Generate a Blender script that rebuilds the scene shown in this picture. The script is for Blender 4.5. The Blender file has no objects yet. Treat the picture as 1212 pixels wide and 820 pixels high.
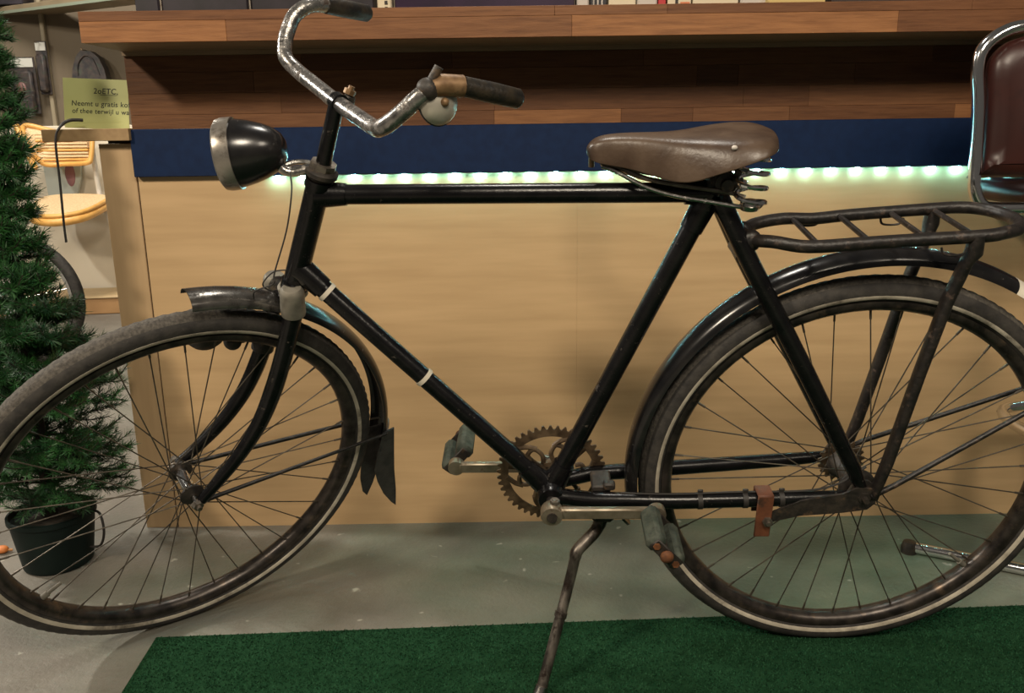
import bpy, math, random
from mathutils import Vector, Matrix
random.seed(7)
S = bpy.context.scene
COL = S.collection
PI = math.pi

# ------------------------------------------------------------------ camera
cam_d = bpy.data.cameras.new('camera')
cam_d.sensor_width = 36.0
cam_d.lens = 1007.006 / 1212 * 36.0
cam_d.clip_start = 0.02
cam = bpy.data.objects.new('camera', cam_d)
COL.objects.link(cam)
cam.matrix_world = Matrix(((0.99986600, 0.01549559, -0.00527816, 0.0),
                           (-0.00884566, 0.24013089, -0.97070021, 0.0),
                           (-0.01377412, 0.97061683, 0.24023579, 0.91183699),
                           (0, 0, 0, 1)))
S.camera = cam
# ------------------------------------------------------------------ world, lamps, exposure
w = bpy.data.worlds.new('world'); S.world = w
w.use_nodes = True
w.node_tree.nodes['Background'].inputs[0].default_value = (1.0, 0.9, 0.78, 1)
w.node_tree.nodes['Background'].inputs[1].default_value = 0.085
S.view_settings.view_transform = 'Standard'
S.view_settings.look = 'None'
S.view_settings.exposure = -0.1
S.view_settings.gamma = 1.0
S.view_settings.use_curve_mapping = False


def area(name, loc, target, size, power, color):
    d = bpy.data.lights.new(name, 'AREA')
    d.shape = 'DISK'; d.size = size; d.energy = power; d.color = color
    o = bpy.data.objects.new(name, d); COL.objects.link(o)
    o.location = loc
    o.rotation_euler = (Vector(target) - Vector(loc)).to_track_quat('-Z', 'Y').to_euler()
    return o


area('ceiling_or_fill_lamp', (-2.55, -1.05, 2.9), (0.0, 1.7, 0.5), 0.4, 100, (1.0, 0.86, 0.67))
area('ceiling_or_fill_lamp', (0.25, -0.95, 2.65), (0.0, 1.7, 0.4), 0.7, 58, (1.0, 0.87, 0.69))
area('ceiling_or_fill_lamp', (0.0, 1.95, 2.75), (-0.1, 1.3, 0), 0.35, 16, (1.0, 0.94, 0.84))
area('ceiling_or_fill_lamp', (1.8, -1.0, 2.7), (0.2, 1.6, 0.4), 0.8, 26, (1.0, 0.87, 0.70))  # added fill light, right and behind the camera
area('ceiling_or_fill_lamp', (-3.15, 2.15, 2.45), (-0.7, 1.4, 0.1), 0.15, 85, (1.0, 0.93, 0.82))
area('ceiling_or_fill_lamp', (-2.0, 3.4, 2.75), (-2.1, 4.8, 0.5), 0.6, 60, (1.0, 0.92, 0.80))  # added lamp that brightens the far left background

# ------------------------------------------------------------------ helpers


class MB:
    """collects quads / tris; build() links them as one mesh object"""
    def __init__(s):
        s.v = []; s.f = []; s.m = []

    def add(s, vs, fs, mi=0):
        b = len(s.v)
        s.v += [tuple(v) for v in vs]
        s.f += [tuple(i + b for i in f) for f in fs]
        s.m += [mi] * len(fs)
        return s

    def box(s, c, d, rot=None, mi=0, bev=0.0):
        hx, hy, hz = d[0] / 2, d[1] / 2, d[2] / 2
        R_ = rot or Matrix.Identity(3)
        c = Vector(c)
        if bev <= 0:
            P = [Vector((x, y, z)) for x in (-hx, hx) for y in (-hy, hy) for z in (-hz, hz)]
            F = [(0, 1, 3, 2), (4, 6, 7, 5), (0, 4, 5, 1), (2, 3, 7, 6), (0, 2, 6, 4), (1, 5, 7, 3)]
            return s.add([R_ @ p + c for p in P], F, mi)
        b = min(bev, hx * .9, hy * .9, hz * .9)
        # chamfered box: 24 verts
        P = []; idx = {}
        for sx in (-1, 1):
            for sy in (-1, 1):
                for sz in (-1, 1):
                    for k in range(3):
                        v = [sx * (hx - b), sy * (hy - b), sz * (hz - b)]
                        v[k] += (sx, sy, sz)[k] * b
                        idx[(sx, sy, sz, k)] = len(P); P.append(Vector(v))
        F = []
        for k in range(3):
            o1, o2 = (k + 1) % 3, (k + 2) % 3
            for sg in (-1, 1):
                q = []
                for a, bb in ((-1, -1), (1, -1), (1, 1), (-1, 1)):
                    t = [0, 0, 0]; t[k] = sg; t[o1] = a; t[o2] = bb
                    q.append(idx[(*t, k)])
                F.append(q if sg > 0 else q[::-1])
        for k in range(3):
            o1, o2 = (k + 1) % 3, (k + 2) % 3
            for a in (-1, 1):
                for bb in (-1, 1):
                    t0 = [0, 0, 0]; t1 = [0, 0, 0]
                    t0[k] = -1; t1[k] = 1
                    for t in (t0, t1):
                        t[o1] = a; t[o2] = bb
                    q = [idx[(*t0, o1)], idx[(*t1, o1)], idx[(*t1, o2)], idx[(*t0, o2)]]
                    F.append(q if a * bb > 0 else q[::-1])
        for sx in (-1, 1):
            for sy in (-1, 1):
                for sz in (-1, 1):
                    q = [idx[(sx, sy, sz, k)] for k in range(3)]
                    F.append(q if sx * sy * sz > 0 else q[::-1])
        return s.add([R_ @ p + c for p in P], F, mi)

    def tube(s, pts, r, n=12, mi=0, cap=True, flat=None, closed=False):
        pts = [Vector(p) for p in pts]
        N = len(pts)
        rs = r if isinstance(r, (list, tuple)) else [r] * N
        V = []; up = None
        for i, p in enumerate(pts):
            if closed:
                t = (pts[(i + 1) % N] - pts[i - 1]).normalized()
            else:
                t = (pts[min(i + 1, N - 1)] - pts[max(i - 1, 0)]).normalized()
            if up is None:
                up = t.cross(Vector((0, 0, 1)))
                if up.length < 1e-3:
                    up = t.cross(Vector((0, 1, 0)))
                up.normalize()
            up = (up - t * up.dot(t)).normalized()
            bi = t.cross(up)
            for k in range(n):
                a = 2 * PI * k / n
                fy = flat if flat else 1.0
                V.append(p + (up * math.cos(a) * fy + bi * math.sin(a)) * rs[i])
        F = []
        for i in range(N if closed else N - 1):
            j = (i + 1) % N
            for k in range(n):
                k2 = (k + 1) % n
                F.append((i * n + k, i * n + k2, j * n + k2, j * n + k))
        if cap and not closed:
            F.append(tuple(range(n))[::-1]); F.append(tuple((N - 1) * n + k for k in range(n)))
        return s.add(V, F, mi)

    def lathe(s, prof, n=32, mat=None, mi=0, a0=0.0, a1=2 * PI, closed_prof=False, mis=None):
        """prof: (radius, height) pairs about local +Z, or (via mat) any axis"""
        full = abs(a1 - a0 - 2 * PI) < 1e-6
        steps = n if full else n + 1
        V = []
        for i in range(steps):
            a = a0 + (a1 - a0) * i / n
            for (r, h) in prof:
                v = Vector((r * math.cos(a), r * math.sin(a), h))
                V.append(mat @ v if mat else v)
        P = len(prof); F = []; MI = []
        for i in range(n):
            j = (i + 1) % steps
            for k in range(P if closed_prof else P - 1):
                k2 = (k + 1) % P
                F.append((i * P + k, j * P + k, j * P + k2, i * P + k2))
                MI.append(mis[k] if mis else mi)
        b = len(s.v)
        s.v += [tuple(v) for v in V]
        s.f += [tuple(i + b for i in f) for f in F]
        s.m += MI
        if not full and closed_prof:
            s.f.append(tuple(b + k for k in range(P))); s.m.append(mi)
            s.f.append(tuple(b + (steps - 1) * P + k for k in range(P))[::-1]); s.m.append(mi)
        return s

    def sphere(s, c, r, n=12, mi=0, sc=(1, 1, 1)):
        prof = [(r * math.sin(PI * k / n), -r * math.cos(PI * k / n)) for k in range(n + 1)]
        prof[0] = (1e-5, -r); prof[-1] = (1e-5, r)
        return s.lathe(prof, n * 2, Matrix.Translation(c) @ Matrix.Diagonal((*sc, 1)), mi)

    def prism(s, outline, n_vec, mi=0):
        """flat outline (3-D points) given thickness along n_vec"""
        o = [Vector(p) for p in outline]; d = Vector(n_vec); n = len(o)
        F = [tuple(range(n)), tuple(range(2 * n - 1, n - 1, -1))]
        F += [(i, i + n, (i + 1) % n + n, (i + 1) % n) for i in range(n)]
        return s.add(o + [p + d for p in o], F, mi)

    def build(s, name, mats, parent=None, smooth=40, T=None):
        me = bpy.data.meshes.new(name)
        V = [T @ Vector(v) for v in s.v] if T is not None else s.v
        me.from_pydata([tuple(v) for v in V], [], s.f)
        for m in (mats if isinstance(mats, (list, tuple)) else [mats]):
            me.materials.append(m)
        me.polygons.foreach_set('material_index', s.m)
        me.update()
        import bmesh
        bm = bmesh.new(); bm.from_mesh(me)
        bmesh.ops.recalc_face_normals(bm, faces=bm.faces)
        bm.to_mesh(me); bm.free()
        if smooth:
            me.shade_smooth()
            me.set_sharp_from_angle(angle=math.radians(smooth))
        o = bpy.data.objects.new(name, me)
        COL.objects.link(o)
        if parent:
            o.parent = parent
        return o


def cr(pts, k=6, closed=False):
    """catmull-rom through points"""
    P = [Vector(p) for p in pts]; out = []
    n = len(P)
    rng = n if closed else n - 1
    for i in range(rng):
        if closed:
            p0, p1, p2, p3 = P[i - 1], P[i], P[(i + 1) % n], P[(i + 2) % n]
        else:
            p0, p1, p2, p3 = P[max(i - 1, 0)], P[i], P[i + 1], P[min(i + 2, n - 1)]
        for j in range(k):
            t = j / k
            out.append(0.5 * ((2 * p1) + (-p0 + p2) * t + (2 * p0 - 5 * p1 + 4 * p2 - p3) * t * t
                              + (-p0 + 3 * p1 - 3 * p2 + p3) * t ** 3))
    if not closed:
        out.append(P[-1])
    return out


def axis_mat(p, d):
    """matrix whose local Z runs along d, at p"""
    return Matrix.Translation(p) @ Vector(d).normalized().to_track_quat('Z', 'Y').to_matrix().to_4x4()


def empty(name, loc, label, cat, group=None, mw=None):
    o = bpy.data.objects.new(name, None); COL.objects.link(o)
    o.empty_display_size = 0.05
    if mw is not None:
        o.matrix_world = mw
    else:
        o.location = loc
    return tag(o, label, cat, group)


def tag(o, label, cat, group=None):
    o['label'] = label; o['category'] = cat
    if group:
        o['group'] = group
    return o


def struct(o):
    o['kind'] = 'structure'; return o


# ------------------------------------------------------------------ materials


def mat(name, c1, c2=None, rough=0.5, metal=0.0, scale=30.0, stretch=(1, 1, 1), bump=0.0, bscale=None, contrast=(0.35, 0.65),
        spec=0.5, c3=None, c3_scale=8.0, c3_band=(0.55, 0.7), coat=0.0, objcol=False, detail=5.0, r3=None, c3_metal=None):
    m = bpy.data.materials.new(name); m.use_nodes = True
    nt = m.node_tree; N = nt.nodes; L = nt.links
    b = N['Principled BSDF']
    b.inputs['Roughness'].default_value = rough
    b.inputs['Metallic'].default_value = metal
    b.inputs['Specular IOR Level'].default_value = spec
    b.inputs['Coat Weight'].default_value = coat
    tc = N.new('ShaderNodeTexCoord'); mp = N.new('ShaderNodeMapping')
    mp.inputs['Scale'].default_value = stretch
    L.new(tc.outputs['Object'], mp.inputs['Vector'])
    last = None
    if c2 is None:
        rgb = N.new('ShaderNodeRGB'); rgb.outputs[0].default_value = (*c1, 1); last = rgb.outputs[0]
    else:
        nz = N.new('ShaderNodeTexNoise'); nz.inputs['Scale'].default_value = scale; nz.inputs['Detail'].default_value = detail
        L.new(mp.outputs[0], nz.inputs['Vector'])
        rp = N.new('ShaderNodeValToRGB')
        rp.color_ramp.elements[0].position = contrast[0]; rp.color_ramp.elements[1].position = contrast[1]
        rp.color_ramp.elements[0].color = (*c1, 1); rp.color_ramp.elements[1].color = (*c2, 1)
        L.new(nz.outputs['Fac'], rp.inputs['Fac']); last = rp.outputs[0]
    if c3 is not None:
        n3 = N.new('ShaderNodeTexNoise'); n3.inputs['Scale'].default_value = c3_scale; n3.inputs['Detail'].default_value = 8
        n3.inputs['Roughness'].default_value = 0.7
        L.new(mp.outputs[0], n3.inputs['Vector'])
        r_ = N.new('ShaderNodeMapRange'); r_.inputs['From Min'].default_value = c3_band[0]; r_.inputs['From Max'].default_value = c3_band[1]
        L.new(n3.outputs['Fac'], r_.inputs['Value'])
        mx = N.new('ShaderNodeMix'); mx.data_type = 'RGBA'
        L.new(r_.outputs[0], mx.inputs['Factor']); L.new(last, mx.inputs['A']); mx.inputs['B'].default_value = (*c3, 1)
        last = mx.outputs['Result']
        if r3 is not None:
            mr = N.new('ShaderNodeMapRange'); mr.inputs['To Min'].default_value = rough; mr.inputs['To Max'].default_value = r3
            L.new(r_.outputs[0], mr.inputs['Value']); L.new(mr.outputs[0], b.inputs['Roughness'])
        if c3_metal is not None:
            mr = N.new('ShaderNodeMapRange'); mr.inputs['To Min'].default_value = metal; mr.inputs['To Max'].default_value = c3_metal
            L.new(r_.outputs[0], mr.inputs['Value']); L.new(mr.outputs[0], b.inputs['Metallic'])
    if objcol:
        oi = N.new('ShaderNodeObjectInfo')
        mx = N.new('ShaderNodeMix'); mx.data_type = 'RGBA'; mx.blend_type = 'MULTIPLY'; mx.inputs['Factor'].default_value = 1
        L.new(last, mx.inputs['A']); L.new(oi.outputs['Color'], mx.inputs['B']); last = mx.outputs['Result']
    L.new(last, b.inputs['Base Color'])
    if bump > 0:
        nb = N.new('ShaderNodeTexNoise'); nb.inputs['Scale'].default_value = bscale or scale; nb.inputs['Detail'].default_value = 6
        L.new(mp.outputs[0], nb.inputs['Vector'])
        bp = N.new('ShaderNodeBump'); bp.inputs['Strength'].default_value = 1.0; bp.inputs['Distance'].default_value = bump
        L.new(nb.outputs['Fac'], bp.inputs['Height']); L.new(bp.outputs[0], b.inputs['Normal'])
    return m


def emit(name, col, strength):
    m = bpy.data.materials.new(name); m.use_nodes = True
    b = m.node_tree.nodes['Principled BSDF']
    b.inputs['Base Color'].default_value = (*col, 1)
    b.inputs['Emission Color'].default_value = (*col, 1)
    b.inputs['Emission Strength'].default_value = strength
    return m


M_PAINT = mat('black enamel paint', (0.0025, 0.0025, 0.003), (0.006, 0.0055, 0.006), rough=0.25, scale=40, spec=0.38,
              c3=(0.075, 0.062, 0.05), c3_scale=60, c3_band=(0.63, 0.72), r3=0.7, bump=0.0003, bscale=200)
M_GRIME = mat('grimy black steel', (0.012, 0.010, 0.009), (0.035, 0.028, 0.022), rough=0.55, scale=60, c3=(0.09, 0.055, 0.03),
              c3_scale=45, c3_band=(0.55, 0.68), bump=0.0008, bscale=150)
M_RACK = mat('flaking black rack paint', (0.007, 0.006, 0.006), (0.018, 0.014, 0.012), rough=0.42, scale=70, c3=(0.085, 0.058, 0.044),
             c3_scale=60, c3_band=(0.57, 0.7), bump=0.001, bscale=140)
M_FENDER = mat('mudguard black enamel', (0.005, 0.005, 0.006), (0.012, 0.011, 0.011), rough=0.22, scale=30,
               c3=(0.16, 0.145, 0.125), c3_scale=70, c3_band=(0.66, 0.72), r3=0.8, spec=0.6)
M_FENDER_GREY = mat('bare grey mudguard', (0.10, 0.094, 0.088), (0.20, 0.19, 0.175), rough=0.2, metal=0.8, scale=50, c3=(0.02, 0.017, 0.014),
                    c3_scale=40, c3_band=(0.5, 0.65), r3=0.5)
M_WHITE_PAINT = mat('white mudguard paint', (0.68, 0.62, 0.5), (0.8, 0.74, 0.62), rough=0.4, scale=30, c3=(0.08, 0.06, 0.05), c3_scale=30, c3_band=(0.66, 0.7))
M_CHROME = mat('pitted chrome', (0.42, 0.40, 0.37), (0.62, 0.60, 0.57), rough=0.22, metal=1.0, scale=60, c3=(0.09, 0.06, 0.04),
               c3_scale=45, c3_band=(0.56, 0.64), r3=0.75, c3_metal=0.2, bump=0.0003, bscale=250)
M_CHROME_CLEAN = mat('bright chrome', (0.72, 0.72, 0.72), (0.8, 0.8, 0.8), rough=0.12, metal=1.0, scale=10)
M_BAR = mat('worn handlebar chrome', (0.13, 0.125, 0.122), (0.46, 0.44, 0.42), rough=0.26, metal=0.85, scale=80, contrast=(0.3, 0.7), c3=(0.045, 0.03, 0.022),
            c3_scale=38, c3_band=(0.54, 0.62), r3=0.8, c3_metal=0.0, bump=0.0006, bscale=200)
M_STEEL = mat('dull steel', (0.16, 0.14, 0.12), (0.28, 0.25, 0.21), rough=0.42, metal=0.8, scale=70, c3=(0.08, 0.05, 0.03), c3_scale=35, c3_band=(0.55, 0.68))
M_CRANK = mat('tarnished crank steel', (0.20, 0.165, 0.115), (0.31, 0.265, 0.20), rough=0.36, metal=0.6, scale=40, c3=(0.12, 0.08, 0.045), c3_scale=40, c3_band=(0.56, 0.7), r3=0.7)
M_CHAINRING = mat('brown rusted steel', (0.055, 0.035, 0.02), (0.14, 0.095, 0.055), rough=0.55, metal=0.35, scale=60, bump=0.0006, bscale=120)
M_RUST = mat('orange rust', (0.085, 0.030, 0.011), (0.17, 0.062, 0.020), rough=0.8, scale=90, c3=(0.05, 0.025, 0.015), c3_scale=60, c3_band=(0.5, 0.65), bump=0.001)
M_SLEEVE = mat('rusty brass sleeve', (0.13, 0.072, 0.033), (0.26, 0.16, 0.08), rough=0.5, metal=0.4, scale=60, c3=(0.06, 0.04, 0.03), c3_scale=50, c3_band=(0.58, 0.7))
M_SPOKE = mat('dull spoke wire', (0.07, 0.058, 0.045), (0.13, 0.11, 0.085), rough=0.45, metal=0.7, scale=50)
M_RUBBER = mat('dusty tyre rubber', (0.018, 0.016, 0.015), (0.042, 0.037, 0.032), rough=0.75, scale=50, c3=(0.07, 0.06, 0.05), c3_scale=120, c3_band=(0.6, 0.75), bump=0.0006, bscale=220)
M_TREAD = mat('worn tread rubber', (0.040, 0.035, 0.030), (0.090, 0.080, 0.067), rough=0.85, scale=200, bump=0.0012, bscale=260)
M_STRIPE = mat('yellowed white tyre stripe', (0.34, 0.30, 0.235), (0.52, 0.47, 0.38), rough=0.7, scale=30, c3=(0.07, 0.058, 0.045), c3_scale=9, c3_band=(0.5, 0.66))
M_RIM = mat('blackened rim', (0.022, 0.019, 0.018), (0.07, 0.058, 0.05), rough=0.32, metal=0.6, scale=40, c3=(0.12, 0.085, 0.06), c3_scale=30, c3_band=(0.56, 0.7))
M_LEATHER = mat('worn brown saddle leather', (0.046, 0.027, 0.017), (0.086, 0.057, 0.038), rough=0.36, scale=22, c3=(0.045, 0.028, 0.02), c3_scale=14,
                c3_band=(0.55, 0.75), bump=0.0004, bscale=160)
M_FLAP = mat('black leather flap', (0.018, 0.016, 0.017), (0.05, 0.045, 0.043), rough=0.4, scale=40, bump=0.001, bscale=90)
M_GRIP = mat('black rubber grip', (0.010, 0.009, 0.008), (0.035, 0.026, 0.016), rough=0.42, scale=60, bump=0.0008, bscale=180)
M_PEDAL = mat('greenish aged pedal rubber', (0.028, 0.038, 0.028), (0.072, 0.082, 0.062), rough=0.75, scale=60, c3=(0.018, 0.016, 0.013), c3_scale=40, c3_band=(0.55, 0.7), bump=0.001, bscale=150)
M_GREYCAP = mat('grey metal', (0.15, 0.14, 0.115), (0.235, 0.215, 0.175), rough=0.5, metal=0.35, scale=50, c3=(0.06, 0.045, 0.03), c3_scale=40, c3_band=(0.58, 0.7))
M_TAPE = mat('white cable tape', (0.52, 0.47, 0.38), rough=0.6)
M_STAND = mat('scuffed stand steel', (0.04, 0.034, 0.03), (0.19, 0.165, 0.14), rough=0.38, metal=0.6, scale=50, stretch=(1, 1, 0.4), c3=(0.025, 0.016, 0.012), c3_scale=40, c3_band=(0.52, 0.62))
M_STRAP = mat('red brown strap', (0.095, 0.032, 0.015), (0.15, 0.052, 0.023), rough=0.6, scale=60, c3=(0.04, 0.02, 0.012), c3_scale=30, c3_band=(0.55, 0.66))
M_GLASS_LAMP = mat('lamp glass', (0.55, 0.55, 0.5), rough=0.08, spec=0.6)
M_LAMPRIM = mat('tarnished lamp rim', (0.26, 0.235, 0.205), (0.40, 0.37, 0.33), rough=0.3, metal=0.75, scale=30, c3=(0.09, 0.075, 0.06), c3_scale=24, c3_band=(0.55, 0.68))
M_BELL = mat('cloudy bell metal', (0.42, 0.39, 0.32), (0.55, 0.51, 0.43), rough=0.38, metal=0.55, scale=30)
M_WIRE = mat('dark wire', (0.02, 0.017, 0.015), rough=0.6)

M_WALNUT = mat('oiled walnut staves', (0.180, 0.080, 0.036), (0.265, 0.125, 0.057), rough=0.5, spec=0.25, scale=14, stretch=(1.0, 6, 14), contrast=(0.25, 0.75), objcol=True, c3=(0.105, 0.044, 0.021),
               c3_scale=9, c3_band=(0.5, 0.8), bump=0.0003, bscale=60)
M_UNDER = mat('dull brown board', (0.20, 0.135, 0.075), (0.25, 0.17, 0.10), rough=0.6, scale=10, stretch=(1, 8, 8))  # plain dull brown of the underside and batten
M_PLY = mat('birch laminate panel', (0.50, 0.335, 0.175), (0.585, 0.40, 0.215), rough=0.45, scale=5, stretch=(0.8, 1, 9), contrast=(0.3, 0.7), detail=7)
M_PLY2 = mat('birch laminate end post', (0.45, 0.305, 0.165), (0.52, 0.36, 0.2), rough=0.5, scale=6, stretch=(9, 1, 0.8), contrast=(0.3, 0.7), detail=7)
M_LEDGE = mat('brown ledge laminate', (0.30, 0.195, 0.095), (0.37, 0.25, 0.125), rough=0.5, scale=60)
M_BLUE = mat('navy blue laminate', (0.0035, 0.014, 0.052), (0.0045, 0.018, 0.064), rough=0.6, scale=60, spec=0.2)
M_SEAM = mat('dark joint', (0.03, 0.02, 0.012), rough=0.9)
M_STRIPPCB = mat('white strip tape', (0.5, 0.52, 0.48), rough=0.5)
M_LED = emit('white green led', (0.30, 0.90, 1.0), 130.0)

# ------------------------------------------------------------------ floor, walls
m = bpy.data.materials.new('worn painted concrete'); m.use_nodes = True
nt = m.node_tree; N = nt.nodes; L = nt.links; b = N['Principled BSDF']
tc = N.new('ShaderNodeTexCoord')


def noise(scale, detail=6, rough=0.6, sx=1.0, sy=1.0):
    mp = N.new('ShaderNodeMapping'); mp.inputs['Scale'].default_value = (sx, sy, 1)
    L.new(tc.outputs['Object'], mp.inputs['Vector'])
    n = N.new('ShaderNodeTexNoise'); n.inputs['Scale'].default_value = scale; n.inputs['Detail'].default_value = detail
    n.inputs['Roughness'].default_value = rough
    L.new(mp.outputs[0], n.inputs['Vector']); return n.outputs['Fac']


def ramp(fac, p0, c0, p1, c1):
    r = N.new('ShaderNodeValToRGB'); e = r.color_ramp.elements
    e[0].position = p0; e[1].position = p1; e[0].color = (*c0, 1); e[1].color = (*c1, 1)
    L.new(fac, r.inputs['Fac']); return r.outputs[0]


def mixc(fac, a, bcol):
    x = N.new('ShaderNodeMix'); x.data_type = 'RGBA'
    L.new(fac, x.inputs['Factor'])
    for s, v in (('A', a), ('B', bcol)):
        if isinstance(v, tuple):
            x.inputs[s].default_value = (*v, 1)
        else:
            L.new(v, x.inputs[s])
    return x.outputs['Result']


grey = ramp(noise(3.0), 0.35, (0.145, 0.134, 0.115), 0.65, (0.225, 0.209, 0.18))
green = ramp(noise(5.0, sx=0.7), 0.35, (0.070, 0.112, 0.076), 0.65, (0.145, 0.172, 0.125))
sep = N.new('ShaderNodeSeparateXYZ'); L.new(tc.outputs['Object'], sep.inputs[0])
mr = N.new('ShaderNodeMapRange'); mr.inputs['From Min'].default_value = -0.75; mr.inputs['From Max'].default_value = 0.75
L.new(sep.outputs['X'], mr.inputs['Value'])
ad = N.new('ShaderNodeMath'); ad.operation = 'ADD'; L.new(mr.outputs[0], ad.inputs[0])
n2 = N.new('ShaderNodeMapRange'); n2.inputs['From Min'].default_value = 0.3; n2.inputs['From Max'].default_value = 0.7
n2.inputs['To Min'].default_value = -0.45; n2.inputs['To Max'].default_value = 0.45
L.new(noise(2.2, 4, 0.55), n2.inputs['Value']); L.new(n2.outputs[0], ad.inputs[1]); ad.use_clamp = True
col = mixc(ad.outputs[0], grey, green)
# pale scuffs and specks
sp = N.new('ShaderNodeMapRange'); sp.inputs['From Min'].default_value = 0.70; sp.inputs['From Max'].default_value = 0.76
L.new(noise(26, 2, 0.5), sp.inputs['Value'])
col = mixc(sp.outputs[0], col, (0.42, 0.42, 0.36))
L.new(col, b.inputs['Base Color'])
b.inputs['Roughness'].default_value = 0.48
bn = N.new('ShaderNodeBump'); bn.inputs['Distance'].default_value = 0.002; L.new(noise(90, 5), bn.inputs['Height']); L.new(bn.outputs[0], b.inputs['Normal'])
M_FLOOR = m
struct(MB().box((0, 2.0, -0.05), (12, 12, 0.1)).build('floor', M_FLOOR, smooth=0))
M_WALL = mat('dim brown pegboard wall', (0.12, 0.095, 0.063), (0.145, 0.115, 0.078), rough=0.8, scale=3)
M_WALLW = mat('off white wall panel', (0.66, 0.60, 0.48), (0.71, 0.65, 0.53), rough=0.7, scale=3)
struct(MB().box((0.2, 4.95, 1.45), (9.0, 0.1, 2.9)).build('wall_back', M_WALL, smooth=0))
struct(MB().box((-2.475, 4.88, 1.15), (0.022, 0.03, 1.25), bev=0.004).build('trim_1', mat('pale corner trim', (0.26, 0.22, 0.15), rough=0.6), smooth=0))
wb_ = MB().box((-2.3, 4.87, 0.545), (1.9, 0.03, 0.91), bev=0.004).build('wall_panel', M_WALLW, smooth=0); struct(wb_)

# ------------------------------------------------------------------ bar counter
YC, YF = 1.9097, 1.7302
XR = 1.75
counter = empty('bar_counter', (0.45, 2.2, 0), 'long bar counter with pale birch front, navy band and dark walnut upper panel', 'counter')
cT = Matrix.Translation((-0.45, -2.2, 0))
for xa, xb in ((-0.8055, 0.15985), (0.16005, XR)):
    MB().box(((xa + xb) / 2, YC + 0.012, 0.418), (xb - xa, 0.024, 0.836)).build('front_panel', M_PLY, counter, T=cT, smooth=0)
MB().box((-0.846, YC + 0.012, 0.4535), (0.074, 0.024, 0.907), bev=0.001).build('end_post', M_PLY2, counter, T=cT, smooth=0)
MB().box((-0.871, YC + 0.30, 0.4535), (0.024, 0.55, 0.907), bev=0.001).build('side_panel', M_PLY2, counter, T=cT, smooth=0)
MB().box((-0.8075, YC + 0.016, 0.418), (0.004, 0.022, 0.836)).build('dark_joint', M_SEAM, counter, T=cT, smooth=0)
MB().box(((XR - 0.806) / 2, YC + 0.002, 0.886), (XR + 0.806, 0.040, 0.1005), bev=0.0015).build('blue_fascia', M_BLUE, counter, T=cT, smooth=0)
MB().box(((XR - 0.806) / 2, YC + 0.03, 1.0165), (XR + 0.800, 0.04, 0.158)).build('panel_core', M_SEAM, counter, T=cT, smooth=0)
MB().box(((XR - 0.806) / 2, YC + 0.006, 1.0915), (XR + 0.806, 0.03, 0.0085)).build('batten', M_UNDER, counter, T=cT, smooth=0)
TONE = {'d': (0.50, 0.46, 0.46), 'm': (0.72, 0.66, 0.62), 'n': (0.88, 0.84, 0.8), 'l': (1.3, 1.25, 1.1), 'k': (0.62, 0.56, 0.54)}
ROWS = [(1.0535, 1.0870, [(-.806, 'm'), (-.43, 'd'), (-.109, 'k'), (.30, 'm'), (.92, 'd'), (1.4, 'm')]),
        (1.0100, 1.0535, [(-.806, 'm'), (-.535, 'n'), (-.05, 'm'), (.416, 'd'), (.505, 'm'), (.756, 'k'), (1.25, 'm')]),
        (.9660, 1.0100, [(-.806, 'n'), (-.48, 'm'), (-.02, 'm'), (.518, 'm'), (.66, 'n'), (1.2, 'm')]),
        (.9365, .9660, [(-.806, 'n'), (-.35, 'm'), (-.021, 'l'), (.254, 'm'), (.41, 'n'), (.62, 'm'), (.980, 'l'), (1.3, 'n')])]
for z0, z1, st in ROWS:
    for i, (x0, tn) in enumerate(st):
        x1 = st[i + 1][0] if i + 1 < len(st) else XR
        o = MB().box(((x0 + x1) / 2, YC + random.uniform(0, .0008) + 0.006, (z0 + z1) / 2), (x1 - x0 - .0004, 0.012, z1 - z0 - .0004), bev=0.0003).build('stave', M_WALNUT, counter, T=cT, smooth=0)
        o.color = (*[c_v * .74 for c_v in TONE[tn]], 1)
top = empty('countertop', (0.45, 2.0, 1.096), 'thick walnut countertop of glued staves on the bar counter', 'worktop')
tT = Matrix.Translation((-0.45, -2.0, -1.096))
o = MB().box(((XR - 0.806) / 2, YF + 0.32, 1.124), (XR + 0.804, 0.60, 0.056)).build('board_core', M_WALNUT, top, T=tT, smooth=0); o.color = (.8, .75, .7, 1)
o = MB().box(((XR - 0.806) / 2, YF + 0.10, 1.0968), (XR + 0.800, 0.18, 0.002)).build('underside', M_UNDER, top, T=tT, smooth=0)
for z0, z1, st in [(1.0958, 1.1345, [(-.808, 'l'), (-.529, 'n'), (.133, 'l'), (.760, 'm'), (1.35, 'n')]),
                   (1.1345, 1.1525, [(-.808, 'm'), (-.40, 'n'), (.10, 'n'), (.3156, 'm'), (.9, 'm'), (1.4, 'n')])]:
    for i, (x0, tn) in enumerate(st):
        x1 = st[i + 1][0] if i + 1 < len(st) else XR
        o = MB().box(((x0 + x1) / 2, YF + 0.011, (z0 + z1) / 2), (x1 - x0 - .0004, 0.022, z1 - z0 - .0004), bev=0.0004).build('stave', M_WALNUT, top, T=tT, smooth=0)
        o.color = (*TONE[tn], 1)

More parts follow.
